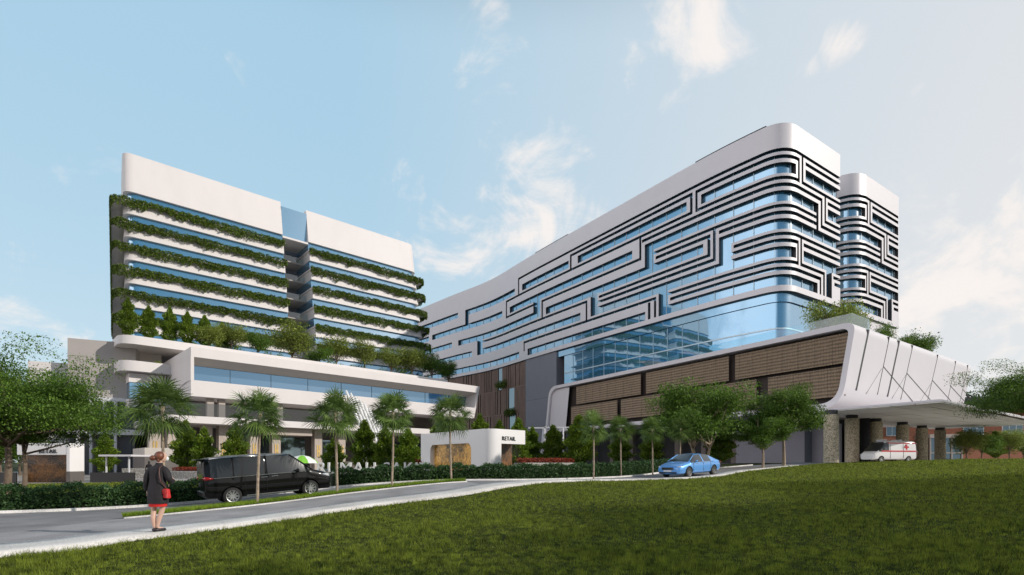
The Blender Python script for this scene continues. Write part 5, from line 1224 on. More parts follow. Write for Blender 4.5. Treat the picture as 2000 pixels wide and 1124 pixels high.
# cone shaped white bollard-like base seen between the trees
um = empty('parasol', gp(590, 33), 0, 'green and white striped parasol showing above the bonnet of the black van', 'parasol'); bx, by, bz = um.location
mb = MB(); mb.tube([(bx, by, bz), (bx, by, 1.98)], .03, 8); mb.build('pole', M['steel'], um, um)
mb = MB(); n = 16
for k in range(n):
    a0, a1 = 2 * math.pi * k / n, 2 * math.pi * (k + 1) / n; pr = [(0.02, 2.02), (.45, 1.93), (.85, 1.68), (.98, 1.5)]
    for (r0, h0), (r1, h1) in zip(pr[:-1], pr[1:]): mb.quad((bx + r0 * math.cos(a0), by + r0 * math.sin(a0), h0), (bx + r1 * math.cos(a0), by + r1 * math.sin(a0), h1), (bx + r1 * math.cos(a1), by + r1 * math.sin(a1), h1), (bx + r0 * math.cos(a1), by + r0 * math.sin(a1), h0), (k // 2) % 2)
mb.build('canopy', [mat('lime_cloth', (.22, .55, .05), .8), mat('white_cloth', (.8, .8, .78), .8)], um, um)

# ------------------------------------------------------------------ brick building behind the porch
def brick():
    m, t, b = new_mat('brick'); geo = t.nodes.new('ShaderNodeNewGeometry'); br = t.nodes.new('ShaderNodeTexBrick'); br.inputs['Scale'].default_value = 2.0
    br.inputs['Color1'].default_value = (.44, .16, .085, 1); br.inputs['Color2'].default_value = (.36, .125, .07, 1); br.inputs['Mortar'].default_value = (.28, .2, .16, 1); br.inputs['Mortar Size'].default_value = .012
    mp = t.nodes.new('ShaderNodeMapping'); mp.inputs['Rotation'].default_value = (R(90), 0, 0); t.links.new(geo.outputs['Position'], mp.inputs[0]); t.links.new(mp.outputs[0], br.inputs['Vector']); t.links.new(br.outputs[0], b.inputs['Base Color']); b.inputs['Roughness'].default_value = .85; return m
M['brick'] = brick()
BT = frame((62, 108), (1, -.08), (-.08, -1)); bb = empty('brick_building', (62, 108, 1.5), 0, 'low red brick building with pale windows and glass entrance behind the porch columns', 'building')
mb = MB(); mb.fbox(BT, 0, 62, -14, 0, .8, 12.2); mb.build('wall', M['brick'], bb, bb)
mb = MB(); mb.fbox(BT, -.4, 62.4, -14.2, .4, 12.2, 12.8); mb.build('roof', M['roofgrey'], bb, bb)
mb = MB(); mb.fbox(BT, 16.5, 62.3, -10, 1.4, 13, 14.8, 0); mb.build('roof_hedge_box', M['greypanel'], bb, bb)
gB = np.random.default_rng(9); C = np.array([tuple(BT(u, o, z)) for u, o, z in zip(gB.uniform(17, 62, 5000), gB.uniform(.9, 2.2, 5000), gB.uniform(11.6, 16, 5000))])
leaf_mass('roof_hedge', C, .5, 'leaf_hedge', 'dark green planting along the roof of the brick building', 'hedge', seed=12)
for i, (u, z0, z1, w) in enumerate([(2, 7, 9, 3.4), (9, 7, 9, 3.4), (16, 7, 9, 3.4), (31, 7.2, 9.2, 4.0), (38.5, 7.2, 9.2, 4.0), (46, 7.2, 9.2, 4.0), (53, 7.2, 9.2, 4.0), (4, 2.2, 4.5, 3), (11, 2.2, 4.5, 3)]):
    mb = MB(); mb.fbox(BT, u, u + w, .02, .12, z0, z1); wf = mb.build('window', M['white_letter'], bb, bb)
    mb = MB()
    for k in range(3): mb.fbox(BT, u + .12 + k * (w - .12) / 3, u + (k + 1) * (w - .12) / 3, .10, .13, z0 + .12, z1 - .12)
    mb.build('pane', M['glass_dark'], wf, bb)
mb = MB(); mb.fbox(BT, 21.5, 27.5, .5, 4.5, .9, 6.4); en = mb.build('entrance', M['glass_dark'], bb, bb)
mb = MB()
for u in (21.4, 23.4, 25.4, 27.3): mb.fbox(BT, u, u + .22, 4.45, 4.7, .9, 6.4)
mb.fbox(BT, 21.3, 27.6, .4, 4.8, 6.4, 7.1); mb.fbox(BT, 21.4, 27.5, 4.46, 4.68, 3.3, 3.5); mb.build('entrance_frame', M['beige'], en, bb)
# small pale house glimpsed through the porch
# ------------------------------------------------------------------ vehicles
def paint(name, c, rough=.28, metal=.0, coat=1.0):
    m, t, b = new_mat(name); b.inputs['Base Color'].default_value = (*c, 1); b.inputs['Roughness'].default_value = rough; b.inputs['Metallic'].default_value = metal
    b.inputs['Specular IOR Level'].default_value = .12; b.inputs['Coat Weight'].default_value = coat; b.inputs['Coat Roughness'].default_value = .04; return m
M['black_car'] = paint('black_car_paint', (.003, .003, .0035), .35, 0, .7); M['blue_car'] = paint('blue_car_paint', (.13, .36, .78), .35, .2); M['white_car'] = paint('white_car_paint', (.78, .78, .79), .35)
M['car_glass'] = glass_mat('car_window', (.36, .42, .46), (.008, .010, .012), .06, .10)
M['tyre'] = mat('tyre_rubber', (.014, .014, .014), .8); M['alloy'] = mat('alloy_rim', (.62, .62, .63), .28, metal=.85); M['chrome'] = mat('chrome_trim', (.7, .7, .72), .15, metal=1)
M['arch'] = mat('wheel_arch_black', (.006, .006, .006), .9); M['lamp_red'] = mat('red_tail_lamp', (.30, .006, .008), .15, coat=1); M['lamp_clear'] = mat('clear_head_lamp', (.60, .63, .66), .12, coat=1)
M['red_stripe'] = mat('red_stripe', (.55, .02, .03), .4); M['plate'] = mat('number_plate', (.03, .03, .03), .5); M['grille'] = mat('black_grille', (.012, .012, .013), .35)
def vehicle(name, st, wheels, wr, loc, rz, paintm, label, cat, pitch=0, roll=0):
    """st: stations (x, w, zb, zbelt, ztop, wt, side_to_next, top_to_next); side: g = window; top: w = screen"""
    root = empty(name, loc, rz, label, cat); root.rotation_euler = (roll, pitch, rz)
    V = []; Fc = []; mi = []; k = 8
    def prof(s):
        x, w, zb, ze, zt, wt = s[:6]; ts = zt - ze
        return [(x, 0, zb), (x, w * .80, zb), (x, w * .97, zb + .10), (x, w, zb + (ze - zb) * .55), (x, w * .985, ze), (x, wt + (w * .985 - wt) * .10, zt - ts * .10), (x, wt * .80, zt), (x, 0, zt + .015)]
    for s in st:
        p = prof(s); V += p
    n = len(st); off = len(V); V += [(x, -y, z) for x, y, z in V]
    def id_(i, j, m_): return i * k + j + (off if m_ and j not in (0, k - 1) else 0)
    for m_ in (0, 1):
        for i in range(n - 1):
            for j in range(k - 1):
                q = (id_(i, j, m_), id_(i + 1, j, m_), id_(i + 1, j + 1, m_), id_(i, j + 1, m_)); Fc.append(q if m_ else q[::-1])
                t = 0
                if j == 4 and st[i][6] == 'g': t = 1
                if j in (5, 6) and st[i][7] == 'w': t = 2
                if j in (5, 6) and st[i][7] == 'r': t = 3
                mi.append(t)
    for i, fl in ((0, 1), (n - 1, 0)):
        for j in range(k - 1):
            a, b = id_(i, j, 0), id_(i, j + 1, 0); c, d = id_(i, j + 1, 1), id_(i, j, 1)
            q = [a, b, c, d]; q = [v for z, v in enumerate(q) if v not in q[:z]]
            Fc.append(tuple(q if fl else q[::-1])); mi.append(3 if (i == 0 and j == 4 and st[0][6] == 'R') else 0)
    me = bpy.data.meshes.new('cage'); me.from_pydata(V, [], Fc); me.polygons.foreach_set('material_index', mi)
    mats = [paintm, M['car_glass'], M['car_glass'], M['car_glass'], M['arch']]
    used = {v for f in Fc for v in f}
    bm = bmesh.new(); bm.from_mesh(me); bmesh.ops.delete(bm, geom=[v for v in bm.verts if not v.link_faces], context='VERTS'); bmesh.ops.recalc_face_normals(bm, faces=bm.faces)
    cl = bm.edges.layers.float.new('crease_edge')
    for e in bm.edges:
        if len(e.link_faces) == 2 and e.link_faces[0].material_index != e.link_faces[1].material_index: e[cl] = 1.0
    cv = bm.verts.layers.float.new('crease_vert')
    for v in bm.verts:
        if len({f.material_index for f in v.link_faces}) > 1 and abs(v.co.y) > 1e-4: v[cv] = 1.0
    bm.to_mesh(me); bm.free()
    for m in mats: me.materials.append(m)
    ob = bpy.data.objects.new('cage', me); COL.objects.link(ob); sb = ob.modifiers.new('s', 'SUBSURF'); sb.levels = 3; sb.render_levels = 3
    mb = MB()
    for wx, hw in wheels:
        for sg_ in (1, -1): mb.lathe([(0, sg_ * 1.3), (wr * 1.14, sg_ * 1.3), (wr * 1.14, sg_ * (hw - .26)), (0, sg_ * (hw - .26))][::sg_], 32, (wx, 0, wr), 'y', 4)
    cu = bpy.data.meshes.new('cut'); cu.from_pydata(mb.v, [], mb.f); cu.polygons.foreach_set('material_index', [4] * len(mb.f))
    for m in mats: cu.materials.append(m)
    bm = bmesh.new(); bm.from_mesh(cu); bmesh.ops.remove_doubles(bm, verts=bm.verts, dist=1e-5); bmesh.ops.recalc_face_normals(bm, faces=bm.faces); bm.to_mesh(cu); bm.free()
    co = bpy.data.objects.new('cut', cu); COL.objects.link(co); bo = ob.modifiers.new('b', 'BOOLEAN'); bo.object = co; bo.operation = 'DIFFERENCE'; bo.solver = 'EXACT'
    dg = bpy.context.evaluated_depsgraph_get(); dg.update(); res = bpy.data.meshes.new_from_object(ob.evaluated_get(dg)); bpy.data.objects.remove(ob); bpy.data.objects.remove(co)
    for part, ids in (('body', (0, 4)), ('side_window', (1,)), ('windscreen', (2,)), ('rear_window', (3,))):
        bm = bmesh.new(); bm.from_mesh(res); bmesh.ops.delete(bm, geom=[f for f in bm.faces if f.material_index not in ids], context='FACES')
        if not bm.faces: bm.free(); continue
        pm = bpy.data.meshes.new(part)
        for f in bm.faces: f.smooth = True; f.material_index = 1 if f.material_index == 4 else 0
        bm.to_mesh(pm); bm.free()
        if part == 'side_window':
            bm = bmesh.new(); bm.from_mesh(pm); seen = set(); isl = []
            for f in bm.faces:
                if f.index in seen: continue
                st_, cur = [f], []
                while st_:
                    q = st_.pop()
                    if q.index in seen: continue
                    seen.add(q.index); cur.append(q.index); st_ += [h for e in q.edges for h in e.link_faces if h.index not in seen]
                isl.append(set(cur))
            bm.free()
            for s_ in isl:
                b2 = bmesh.new(); b2.from_mesh(pm); bmesh.ops.delete(b2, geom=[f for f in b2.faces if f.index not in s_], context='FACES'); m3 = bpy.data.meshes.new(part); b2.to_mesh(m3); b2.free(); link(part, m3, [M['car_glass']], root)
            continue
        if part == 'body':
            try: pm.set_sharp_from_angle(angle=R(50))
            except Exception: pass
            link(part, pm, [paintm, M['arch']], root)
        else: link(part, pm, [M['car_glass']], root)
    return root
def wheel_mesh(r, w, spokes):
    mb = MB(); mb.lathe([(r * .66, -w / 2), (r * .90, -w / 2), (r * .985, -w * .38), (r, -w * .2), (r, w * .2), (r * .985, w * .38), (r * .90, w / 2), (r * .66, w / 2), (r * .64, 0), (r * .66, -w / 2)], 36, (0, 0, 0), 'y'); ty = (mb.v, mb.f)
    mb = MB(); mb.lathe([(r * .68, -w * .50), (r * .63, -w * .52), (r * .60, -w * .34), (r * .60, w * .3), (0, w * .3)], 36, (0, 0, 0), 'y', 1); mb.lathe([(r * .69, -w * .47), (r * .67, -w * .54), (r * .62, -w * .52), (r * .61, -w * .38)], 36, (0, 0, 0), 'y', 0)
    for k in range(spokes):
        for da in (-.13, .13):
            a = 2 * math.pi * k / spokes + da; b = 2 * math.pi * k / spokes + da * .35; s0, s1 = r * .030, r * .045
            d = Vector((math.cos(a), 0, math.sin(a))); e = Vector((math.cos(b), 0, math.sin(b))); sd_ = Vector((-math.sin(b), 0, math.cos(b)))
            p0 = e * r * .08; p1 = d * r * .64; y0, y1 = -w * .46, -w * .5
            mb.hexa([p0 - sd_ * s1 + Vector((0, y0 + .03, 0)), p1 - sd_ * s0 + Vector((0, y1 + .03, 0)), p1 + sd_ * s0 + Vector((0, y1 + .03, 0)), p0 + sd_ * s1 + Vector((0, y0 + .03, 0)), p0 - sd_ * s1 + Vector((0, y0, 0)), p1 - sd_ * s0 + Vector((0, y1, 0)), p1 + sd_ * s0 + Vector((0, y1, 0)), p0 + sd_ * s1 + Vector((0, y0, 0))])
    mb.lathe([(0, -w * .52), (r * .11, -w * .51), (r * .12, -w * .4)], 16, (0, 0, 0), 'y', 0)
    return ty, (mb.v, mb.f, mb.m)
def add_wheels(root, wheels, r, w, spokes, rimm):
    ty, ri = wheel_mesh(r, w, spokes); tm = bpy.data.meshes.new('tyre'); tm.from_pydata(ty[0], [], ty[1]); tm.polygons.foreach_set('use_smooth', [True] * len(ty[1])); tm.materials.append(M['tyre'])
    rm = bpy.data.meshes.new('rim'); rm.from_pydata(ri[0], [], ri[1]); rm.polygons.foreach_set('material_index', ri[2]); rm.materials.append(rimm); rm.materials.append(M['arch'])
    for x, hw in wheels:
        for s in (1, -1):
            t = link('wheel', tm, [], root); t.location = (x, s * (hw - w / 2 - .012), r); t.rotation_euler = (0, .4 * x, math.pi if s > 0 else 0); link('rim', rm, [], t)
def lump(root, name, m, segs, rad, seg=8):
    mb = MB(); mb.tube(segs, rad, seg); o = mb.build(name, m, root, smooth=True); return o
def vbox(root, name, m, x0, x1, y0, y1, z0, z1, bev=.01):
    mb = MB(); mb.box(x0, x1, y0, y1, z0, z1); return mb.build(name, m, root, bevel=bev)

# ---- black van (nose to the right)
VS = [(-2.46, .84, .42, 1.10, 1.78, .70, 'R', ''), (-2.38, .90, .30, 1.12, 1.88, .76, '', ''), (-2.2, .92, .27, 1.12, 1.92, .78, 'g', ''), (-1.45, .925, .25, 1.12, 1.95, .785, '', ''), (-1.38, .925, .25, 1.12, 1.95, .785, 'g', ''), (-.28, .925, .24, 1.11, 1.95, .785, '', ''),
      (-.16, .925, .24, 1.11, 1.95, .785, 'g', ''), (.72, .925, .24, 1.10, 1.90, .76, 'g', 'w'), (1.50, .92, .24, 1.07, 1.30, .80, '', 'w'), (1.72, .915, .24, 1.05, 1.14, .80, '', ''), (2.15, .89, .24, .97, 1.05, .74, '', ''), (2.40, .80, .22, .80, .90, .62, '', ''), (2.47, .68, .28, .66, .74, .52, '', '')]
VW = [(-1.50, .915), (1.50, .915)]
va = R(38); vc = Vector((-9.95, 20.95))
ga, gb = G(*(vc - Vector((math.cos(va), math.sin(va))) * 1.5)), G(*(vc + Vector((math.cos(va), math.sin(va))) * 1.5))
van = vehicle('van', VS, VW, .345, (vc.x, vc.y, (ga + gb) / 2 + .03), va, M['black_car'], 'glossy black people carrier van with dark windows driving right past the palms', 'van', pitch=-math.atan2(gb - ga, 3.0))
van.scale = (.955,) * 3
add_wheels(van, VW, .345, .225, 9, M['alloy'])
for s in (1, -1):
    y = .92 * s
    lump(van, 'tail_lamp', M['lamp_red'], [(-2.43, y * .80, 1.12), (-2.36, y * .955, 1.10), (-2.12, y * 1.0, 1.09)], [.07, .085, .02]); lump(van, 'headlight', M['lamp_clear'], [(2.40, y * .70, .80), (2.28, y * .86, .86), (2.05, y * .96, .92)], [.05, .07, .02])
    vbox(van, 'door_handle', M['chrome'], -.02, .22, y * 1.0 - .02, y * 1.0 + .02, .985, 1.02); vbox(van, 'door_handle', M['chrome'], -.42, -.18, y * 1.0 - .02, y * 1.0 + .02, .975, 1.01)
    lump(van, 'mirror', M['black_car'], [(1.02, y * 1.02, 1.10), (1.0, y * 1.10, 1.16), (.98, y * 1.22, 1.17)], [.03, .09, .07])
    vbox(van, 'chrome_trim', M['chrome'], -2.1, 1.35, y * 1.005 - .008, y * 1.005 + .008, 1.085, 1.11, .004); vbox(van, 'sill_trim', M['chrome'], -1.0, 1.0, y * .99 - .012, y * .99 + .012, .30, .335, .004)
    for x in (-1.02, -.22, .98): vbox(van, 'door_gap', M['arch'], x - .006, x + .006, y * 1.0 - .012, y * 1.0 + .004, .42, 1.08, 0)
    lump(van, 'roof_rail', M['chrome'], [(-2.2, y * .83, 1.86), (-1.2, y * .84, 1.90), (.5, y * .82, 1.86)], .018)
vbox(van, 'rear_spoiler', M['black_car'], -2.62, -2.3, -.70, .70, 1.83, 1.88, .02); vbox(van, 'rear_bumper', M['grille'], -2.53, -2.40, -.80, .80, .42, .60, .03); vbox(van, 'number_plate', M['plate'], -2.50, -2.455, -.27, .27, .80, .92, .005)
vbox(van, 'grille', M['chrome'], 2.40, 2.49, -.42, .42, .48, .80, .03)

for s in (1, -1): lump(van, 'windscreen_pillar', M['black_car'], [(1.62, .82 * s, 1.16), (1.50, .83 * s, 1.26), (.74, .735 * s, 1.86)], .035)
# ---- blue saloon (nose towards the lower left)
SS = [(-2.42, .72, .42, .82, .90, .60, '', ''), (-2.32, .84, .26, .92, 1.00, .70, '', ''), (-1.85, .91, .22, .95, 1.07, .72, '', 'r'), (-1.05, .92, .20, .95, 1.38, .60, 'g', ''), (-.55, .925, .20, .95, 1.45, .60, 'g', ''), (-.18, .925, .20, .95, 1.47, .60, '', ''), (-.10, .925, .20, .94, 1.47, .60, 'g', ''),
      (.45, .925, .20, .93, 1.43, .60, 'g', 'w'), (1.20, .92, .20, .91, 1.06, .70, '', 'w'), (1.32, .915, .20, .89, .98, .72, '', ''), (2.0, .88, .20, .78, .86, .66, '', ''), (2.32, .80, .20, .66, .74, .58, '', ''), (2.42, .68, .26, .56, .64, .48, '', '')]
SW = [(-1.42, .91), (1.42, .91)]
# yaw so that the near flank shows on the right: nose points left and towards the viewer
ca = math.atan2(-.86, -.52) ; cx_, cy_ = 11.6, 33.4
ca = math.atan2(-.62, -.785)
dn = Vector((math.cos(ca), math.sin(ca))); gf, gr = G(cx_ + dn.x * 1.4, cy_ + dn.y * 1.4), G(cx_ - dn.x * 1.4, cy_ - dn.y * 1.4)
car = vehicle('car', SS, SW, .335, (cx_, cy_, (gf + gr) / 2 + .04), ca, M['blue_car'], 'bright blue saloon car driving towards the viewer beside the lawn', 'car', pitch=-math.atan2(gf - gr, 2.8))
add_wheels(car, SW, .335, .22, 10, mat('dark_alloy', (.30, .30, .31), .3, metal=.8))
for s in (1, -1):
    y = .92 * s
    lump(car, 'headlight', M['lamp_clear'], [(2.33, y * .58, .66), (2.24, y * .80, .69), (2.02, y * .93, .735)], [.035, .055, .015]); lump(car, 'tail_lamp', M['lamp_red'], [(-2.40, y * .6, .84), (-2.28, y * .90, .86), (-2.1, y * .98, .87)], [.04, .06, .02])
    lump(car, 'mirror', M['blue_car'], [(.78, y * .98, .95), (.76, y * 1.08, 1.0), (.74, y * 1.16, 1.0)], [.03, .075, .055])
    for x in (-.30, .72): vbox(car, 'door_handle', M['chrome'], x - .22, x - .02, y * 1.0 - .02, y * 1.0 + .018, .84, .87)
    for x in (-1.0, -.14, .98): vbox(car, 'door_gap', M['arch'], x - .006, x + .006, y * 1.0 - .012, y * 1.0 + .003, .36, .92, 0)
    vbox(car, 'chrome_trim', M['chrome'], -1.5, 1.1, y * .995 - .008, y * .995 + .008, .925, .942, .004)
vbox(car, 'grille', M['grille'], 2.30, 2.44, -.42, .42, .50, .66, .03); vbox(car, 'bumper_intake', M['grille'], 2.28, 2.42, -.62, .62, .27, .38, .03)
mb = MB()
for i in range(9): mb.box(2.435, 2.452, -.40 + i * .1 - .012, -.40 + i * .1 + .012, .51, .65)
mb.build('grille_bars', M['chrome'], car); vbox(car, 'number_plate', M['white_letter'], 2.40, 2.455, -.26, .26, .40, .48, .004)

for s in (1, -1): lump(car, 'windscreen_pillar', M['blue_car'], [(1.24, .76 * s, 1.01), (1.0, .715 * s, 1.14), (.46, .585 * s, 1.405)], .03)
# ---- ambulance (nose to the left, half hidden by the grass bank)
AS = [(-2.95, .94, .42, 1.30, 2.32, .84, '', ''), (-2.85, .98, .34, 1.32, 2.44, .88, '', ''), (-1.0, .99, .34, 1.32, 2.48, .88, '', ''), (.85, .99, .34, 1.30, 2.48, .88, '', ''), (.95, .99, .34, 1.30, 2.46, .88, 'g', ''), (1.45, .99, .34, 1.28, 2.30, .84, 'g', 'w'), (2.25, .97, .34, 1.22, 1.42, .84, '', 'w'),
      (2.42, .96, .34, 1.18, 1.28, .82, '', ''), (2.78, .92, .32, 1.02, 1.10, .74, '', ''), (2.93, .82, .34, .86, .94, .62, '', ''), (2.97, .74, .40, .7, .78, .56, '', '')]
AW = [(-1.75, .97), (1.98, .97)]
aa = math.atan2(-.22, -.97); ax, ay = 42.6, 58.0; az = 1.50
amb = vehicle('ambulance', AS, AW, .36, (ax, ay, az), aa, M['white_car'], 'white ambulance with red stripes and red cross parked before the stone columns', 'ambulance')
add_wheels(amb, AW, .36, .23, 6, M['alloy'])
for s in (1, -1):
    y = .995 * s
    for (z0, z1) in ((1.22, 1.36), (2.14, 2.24)):
        o_ = 0 if z0 < 2 else -.085 * s
        vbox(amb, 'red_stripe', M['red_stripe'], -2.75, 2.0 if z0 < 2 else 1.1, y + o_ - .03, y + o_ + .012, z0, z1, .004)
    for (dx, dz) in ((.30, .09), (.09, .30)): vbox(amb, 'red_cross', M['red_stripe'], -1.45 - dx, -1.45 + dx, y - .06 * s - .05, y - .06 * s + .045 + (.003 if dx > dz else 0), 1.75 - dz, 1.75 + dz, .003)
    vbox(amb, 'headlight', M['lamp_clear'], 2.72, 2.90, y * .80 - .1, y * .80 + .1, .82, .98, .04); vbox(amb, 'tail_lamp', M['lamp_red'], -2.97, -2.90, y * .90 - .06, y * .90 + .06, .9, 1.3, .02); lump(amb, 'mirror', M['grille'], [(1.9, y, 1.36), (1.88, y * 1.18, 1.5), (1.88, y * 1.18, 1.62)], [.02, .07, .06])
    for x in (.80, -1.0): vbox(amb, 'door_gap', M['arch'], x - .008, x + .008, y - .02, y + .006, .5, 2.1, 0)
vbox(amb, 'rear_pillar_band', M['grille'], -2.96, -2.86, -.9, .9, .6, 2.2, .01)
for x in (.9, -1.2): vbox(amb, 'roof_lamp', mat('roof_lamp', (.65, .68, .74), .2), x - .2, x + .2, -.5, .5, 2.47, 2.60, .04)
# ------------------------------------------------------------------ people
M['skin'] = mat('skin', (.60, .38, .29), .5); M['coat'] = mat('dark_coat', (.014, .011, .014), .75, var=.35, vscale=6, bump=.6, bscale=11); M['skirt'] = mat('red_skirt', (.62, .012, .010), .7); M['hair'] = mat('auburn_hair', (.16, .055, .028), .45, var=.4, vscale=18, streak=(1, 1, .4))
M['mask'] = mat('pale_face_mask', (.72, .76, .78), .8); M['bag'] = mat('red_leather', (.55, .02, .02), .35); M['strap'] = mat('brown_strap', (.10, .04, .03), .5); M['shoe'] = mat('dark_shoe', (.02, .018, .022), .4)
wx, wy = X(308, 10.95), 10.95; wz = G(wx, wy) + .095
wm = empty('person', (wx, wy, wz), 0, 'woman in long black jacket and red skirt seen from behind on the pale path', 'person')
W0 = Vector((wx, wy, wz))
def wp(l): return [W0 + Vector(p) for p in l]
# skeleton: local x right, y away from the viewer, z up
P_ = [(0, 0, .92), (.0, .01, 1.12), (.0, .02, 1.29), (.01, .03, 1.40), (.02, .05, 1.50), (.03, .05, 1.565), (.035, .06, 1.62),     # 0-6 spine, neck, head
      (-.085, .0, .84), (-.10, .03, .48), (-.075, -.03, .27), (-.06, -.01, .085), (-.10, .10, .035),     # 7-11 left leg
      (.085, .0, .84), (.08, .04, .49), (.03, .0, .28), (-.01, .0, .085), (.05, .12, .035),     # 12-16 right leg
      (-.145, .0, 1.31), (-.205, -.03, 1.12), (-.235, .02, .90), (-.238, .04, .82),     # 17-20 left arm, palm
      (.145, .0, 1.31), (.235, .0, 1.13), (.20, .20, 1.06), (.15, .27, 1.10)]     # 21-24 right arm bent forward
Rr = [(.15, .11), (.125, .09), (.15, .09), (.06, .055), (.048, .05), (.075, .085), (.072, .085), .085, .055, .052, .032, .03, .085, .055, .052, .032, .03, .05, .04, .028, (.034, .018), .05, .04, .028, (.034, .018)]
E_ = [(0, 1), (1, 2), (2, 3), (3, 4), (4, 5), (5, 6), (0, 7), (7, 8), (8, 9), (9, 10), (10, 11), (0, 12), (12, 13), (13, 14), (14, 15), (15, 16), (2, 17), (17, 18), (18, 19), (19, 20), (2, 21), (21, 22), (22, 23), (23, 24)]
for hand, s, dirs in ((20, -1, [(-.010, .030), (-.002, .012), (.0, -.006), (.004, -.024)]), (24, 1, [(.02, .02), (.008, .012), (-.004, .004), (-.016, -.004)])):
    b = Vector(P_[hand])
    for f, (a1, a2) in enumerate(dirs):
        ln = (.072, .082, .077, .06)[f]
        d = Vector((.12 * -s, a2 * 9 * .3, -1)) if hand == 20 else Vector((-.6, .7 - f * .1, .35 - f * .3)); d.normalize()
        o_ = Vector((0, a2, -.03)) if hand == 20 else Vector((-.02, .02, .03 - f * .02)); i0 = len(P_)
        P_ += [tuple(b + o_ + d * .012), tuple(b + o_ + d * ln * .55), tuple(b + o_ + d * ln + Vector((.012 * -s, .008, 0)))]; Rr += [.0095, .009, .007]; E_ += [(hand, i0), (i0, i0 + 1), (i0 + 1, i0 + 2)]
    i0 = len(P_); P_ += [tuple(b + Vector((.0, .035, .0))), tuple(b + Vector((.015 * -s, .055, -.045)))]; Rr += [.010, .008]; E_ += [(hand, i0), (i0, i0 + 1)]
body = blob_figure('body', wp(P_), Rr, E_, M['skin'], wm, wm, 2)
def ring_loft(rings, n=28):
    mb = MB(); A = []
    for (cx_, cy_, z, rx, ry, fold) in rings: A.append([W0 + Vector((cx_ + rx * math.cos(t) * (1 + fold * math.sin(5 * t + z * 9)), cy_ + ry * math.sin(t) * (1 + fold * math.sin(7 * t + z * 6)), z)) for t in [2 * math.pi * i / n for i in range(n)]])
    for a, b in zip(A[:-1], A[1:]): mb.strip(a, b, 0, True)
    return mb, A
def dense(pts, k=4):
    q = catmull(pts, k); return q
prof = [(0, 0, .60, .206, .156, .07), (0, 0, .68, .205, .154, .06), (0, 0, .80, .199, .150, .045), (0, 0, .92, .188, .140, .03), (0, 0, 1.02, .173, .128, .02), (0, .004, 1.10, .163, .120, .014), (0, .008, 1.20, .172, .122, .01), (0, .01, 1.27, .178, .120, .004), (0, .012, 1.325, .172, .112, 0),
        (.002, .015, 1.365, .150, .098, 0), (.005, .02, 1.395, .112, .082, 0), (.008, .026, 1.42, .078, .070, 0), (.01, .03, 1.445, .066, .065, 0), (.01, .03, 1.468, .065, .065, 0)]
mb, A = ring_loft(prof, 36)
for ctl, rr in (([(-.07, .01, 1.335), (-.135, .008, 1.318), (-.185, -.005, 1.255), (-.215, -.025, 1.13), (-.236, -.01, 1.0), (-.246, .02, .88)], [.06, .072, .070, .062, .056, .052]), ([(.07, .01, 1.335), (.135, .008, 1.318), (.190, .0, 1.255), (.238, .0, 1.135), (.232, .07, 1.085), (.198, .19, 1.068)], [.06, .072, .070, .064, .060, .048])):
    d_ = dense(wp(ctl)); r_ = np.interp(np.linspace(0, len(rr) - 1, len(d_)), range(len(rr)), rr); mb.tube(d_, list(r_), 16, up=(.05, 1, .12) if ctl[0][0] < 0 else (.1, .25, 1))
mb.build('jacket', M['coat'], wm, wm, smooth='weld')
mb, A = ring_loft([(0, .0, .535, .172, .135, .05), (0, .0, .58, .175, .14, .05), (0, 0, .75, .172, .135, .02)]); mb.build('skirt', M['skirt'], wm, wm, smooth='weld')
def ellipsoid(c, r, m, name, n=18, rot=0, cut=None):
    mb = MB(); pr = [(math.sin(math.pi * i / n), -math.cos(math.pi * i / n)) for i in range(n + 1)]
    mb.lathe(pr, 24); mb.v = [tuple(W0 + Vector(c) + Matrix.Rotation(rot, 3, 'Z') @ Vector((x * r[0], y * r[1], z * r[2]))) for x, y, z in mb.v]; return mb.build(name, m, wm, wm, smooth='weld')
ellipsoid((.045, .075, 1.585), (.076, .088, .115), M['skin'], 'face', rot=-.9)
hair = ellipsoid((.014, .042, 1.608), (.100, .106, .108), M['hair'], 'hair'); b_ = MB()
mbh = MB(); mbh.tube(wp([(-.02, -.02, 1.575), (-.05, -.04, 1.57), (-.085, -.052, 1.57), (-.115, -.055, 1.575), (-.13, -.055, 1.578)]), [.03, .052, .060, .042, .012], 16); mbh.build('hair_bun', M['hair'], hair, wm, smooth=True)
mbh = MB(); mbh.tube(wp([(.02, .0, 1.53), (.0, -.02, 1.50)]), [.05, .03], 8); mbh.build('nape_hair', M['hair'], hair, wm, smooth=True)
ellipsoid((.098, .125, 1.555), (.045, .052, .052), M['mask'], 'face_mask', rot=-.9)
mb = MB(); mb.tube(wp([(.085, .10, 1.585), (.045, .03, 1.585)]), .004, 6); mb.build('mask_strap', M['mask'], wm, wm)
ellipsoid((.048, .022, 1.578), (.014, .022, .03), M['skin'], 'ear')
bagc = Vector((.215, -.045, .83)); mb = MB(); c = W0 + bagc; Tb = frame((c.x, c.y), (.93, -.36), (-.36, -.93))
mb.hexa([Tb(-.07, .05, c.z - .11), Tb(.09, .05, c.z - .12), Tb(.09, -.05, c.z - .12), Tb(-.07, -.05, c.z - .11), Tb(-.055, .04, c.z + .09), Tb(.065, .04, c.z + .08), Tb(.065, -.04, c.z + .08), Tb(-.055, -.04, c.z + .09)]); bag = mb.build('shoulder_bag', M['bag'], None, bevel=.02)
tag(bag, 'small red leather bag hanging from the shoulder of the woman in black', 'bag')
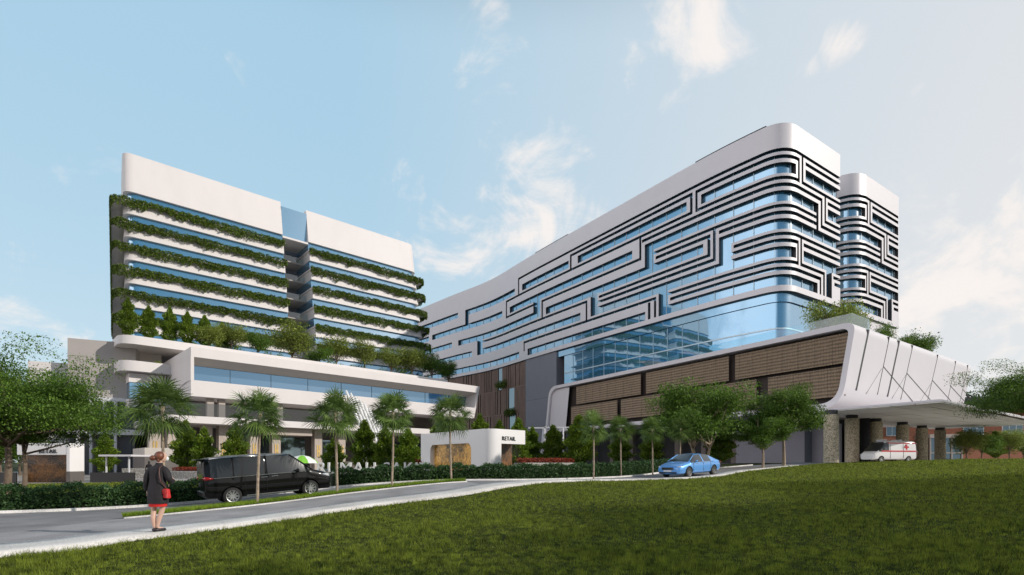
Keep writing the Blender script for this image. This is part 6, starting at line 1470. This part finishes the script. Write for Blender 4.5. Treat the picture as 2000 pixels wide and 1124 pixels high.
mb = MB(); mb.fbox(Tb, -.06, .07, .045, .06, c.z - .02, c.z + .07); mb.build('flap', M['bag'], bag, bevel=.01)
mb = MB(); mb.tube([c + Vector((0, 0, .09)), W0 + Vector((.150, -.132, 1.08)), W0 + Vector((.118, -.128, 1.24)), W0 + Vector((.098, -.09, 1.36)), W0 + Vector((.088, .02, 1.412)), W0 + Vector((.13, .13, 1.30)), W0 + Vector((.20, .05, .95))], .011, 6); mb.build('strap', M['strap'], bag)
for (a, b) in (((-.06, -.03, .035), (-.105, .12, .025)), ((-.012, -.02, .035), (.055, .14, .025))):
    mb = MB(); a, b = Vector(a), Vector(b); mb.tube(wp([a + Vector((0, -.035, .015)), a, (a + b) / 2 + Vector((0, 0, .005)), b, b + (b - a) * .18]), [.022, .038, .040, .036, .012], 12); mb.tube(wp([a + Vector((0, -.02, -.03)), a + Vector((0, -.02, .0))]), [.012, .018], 8); mb.build('shoe', M['shoe'], wm, wm, smooth=True)
# distant visitor in dark clothes left of the woman
vx, vy, vz = gp(291, 44); vs = empty('person', (vx, vy, vz), 0, 'far small person in dark clothes standing left behind the woman', 'person'); V0 = Vector((vx, vy, vz + .02))
pp = [(0, 0, .95), (0, 0, 1.2), (0, 0, 1.38), (0, 0, 1.49), (0, 0, 1.62), (-.1, 0, .5), (-.1, 0, .08), (-.1, -.1, .03), (.1, 0, .5), (.12, .05, .08), (.12, -.05, .03), (-.22, 0, 1.35), (-.27, 0, 1.08), (-.25, -.08, .85), (.22, 0, 1.35), (.27, 0, 1.08), (.25, -.08, .85), (0, .01, 1.72)]
blob_figure('body', [V0 + Vector(p) for p in pp], [(.16, .11), (.15, .1), (.17, .1), .055, .10, .075, .045, .04, .075, .045, .04, .06, .045, .03, .06, .045, .03, .085], [(4, 17), (0, 1), (1, 2), (2, 3), (3, 4), (0, 5), (5, 6), (6, 7), (0, 8), (8, 9), (9, 10), (2, 11), (11, 12), (12, 13), (2, 14), (14, 15), (15, 16)], M['coat'], vs, vs)
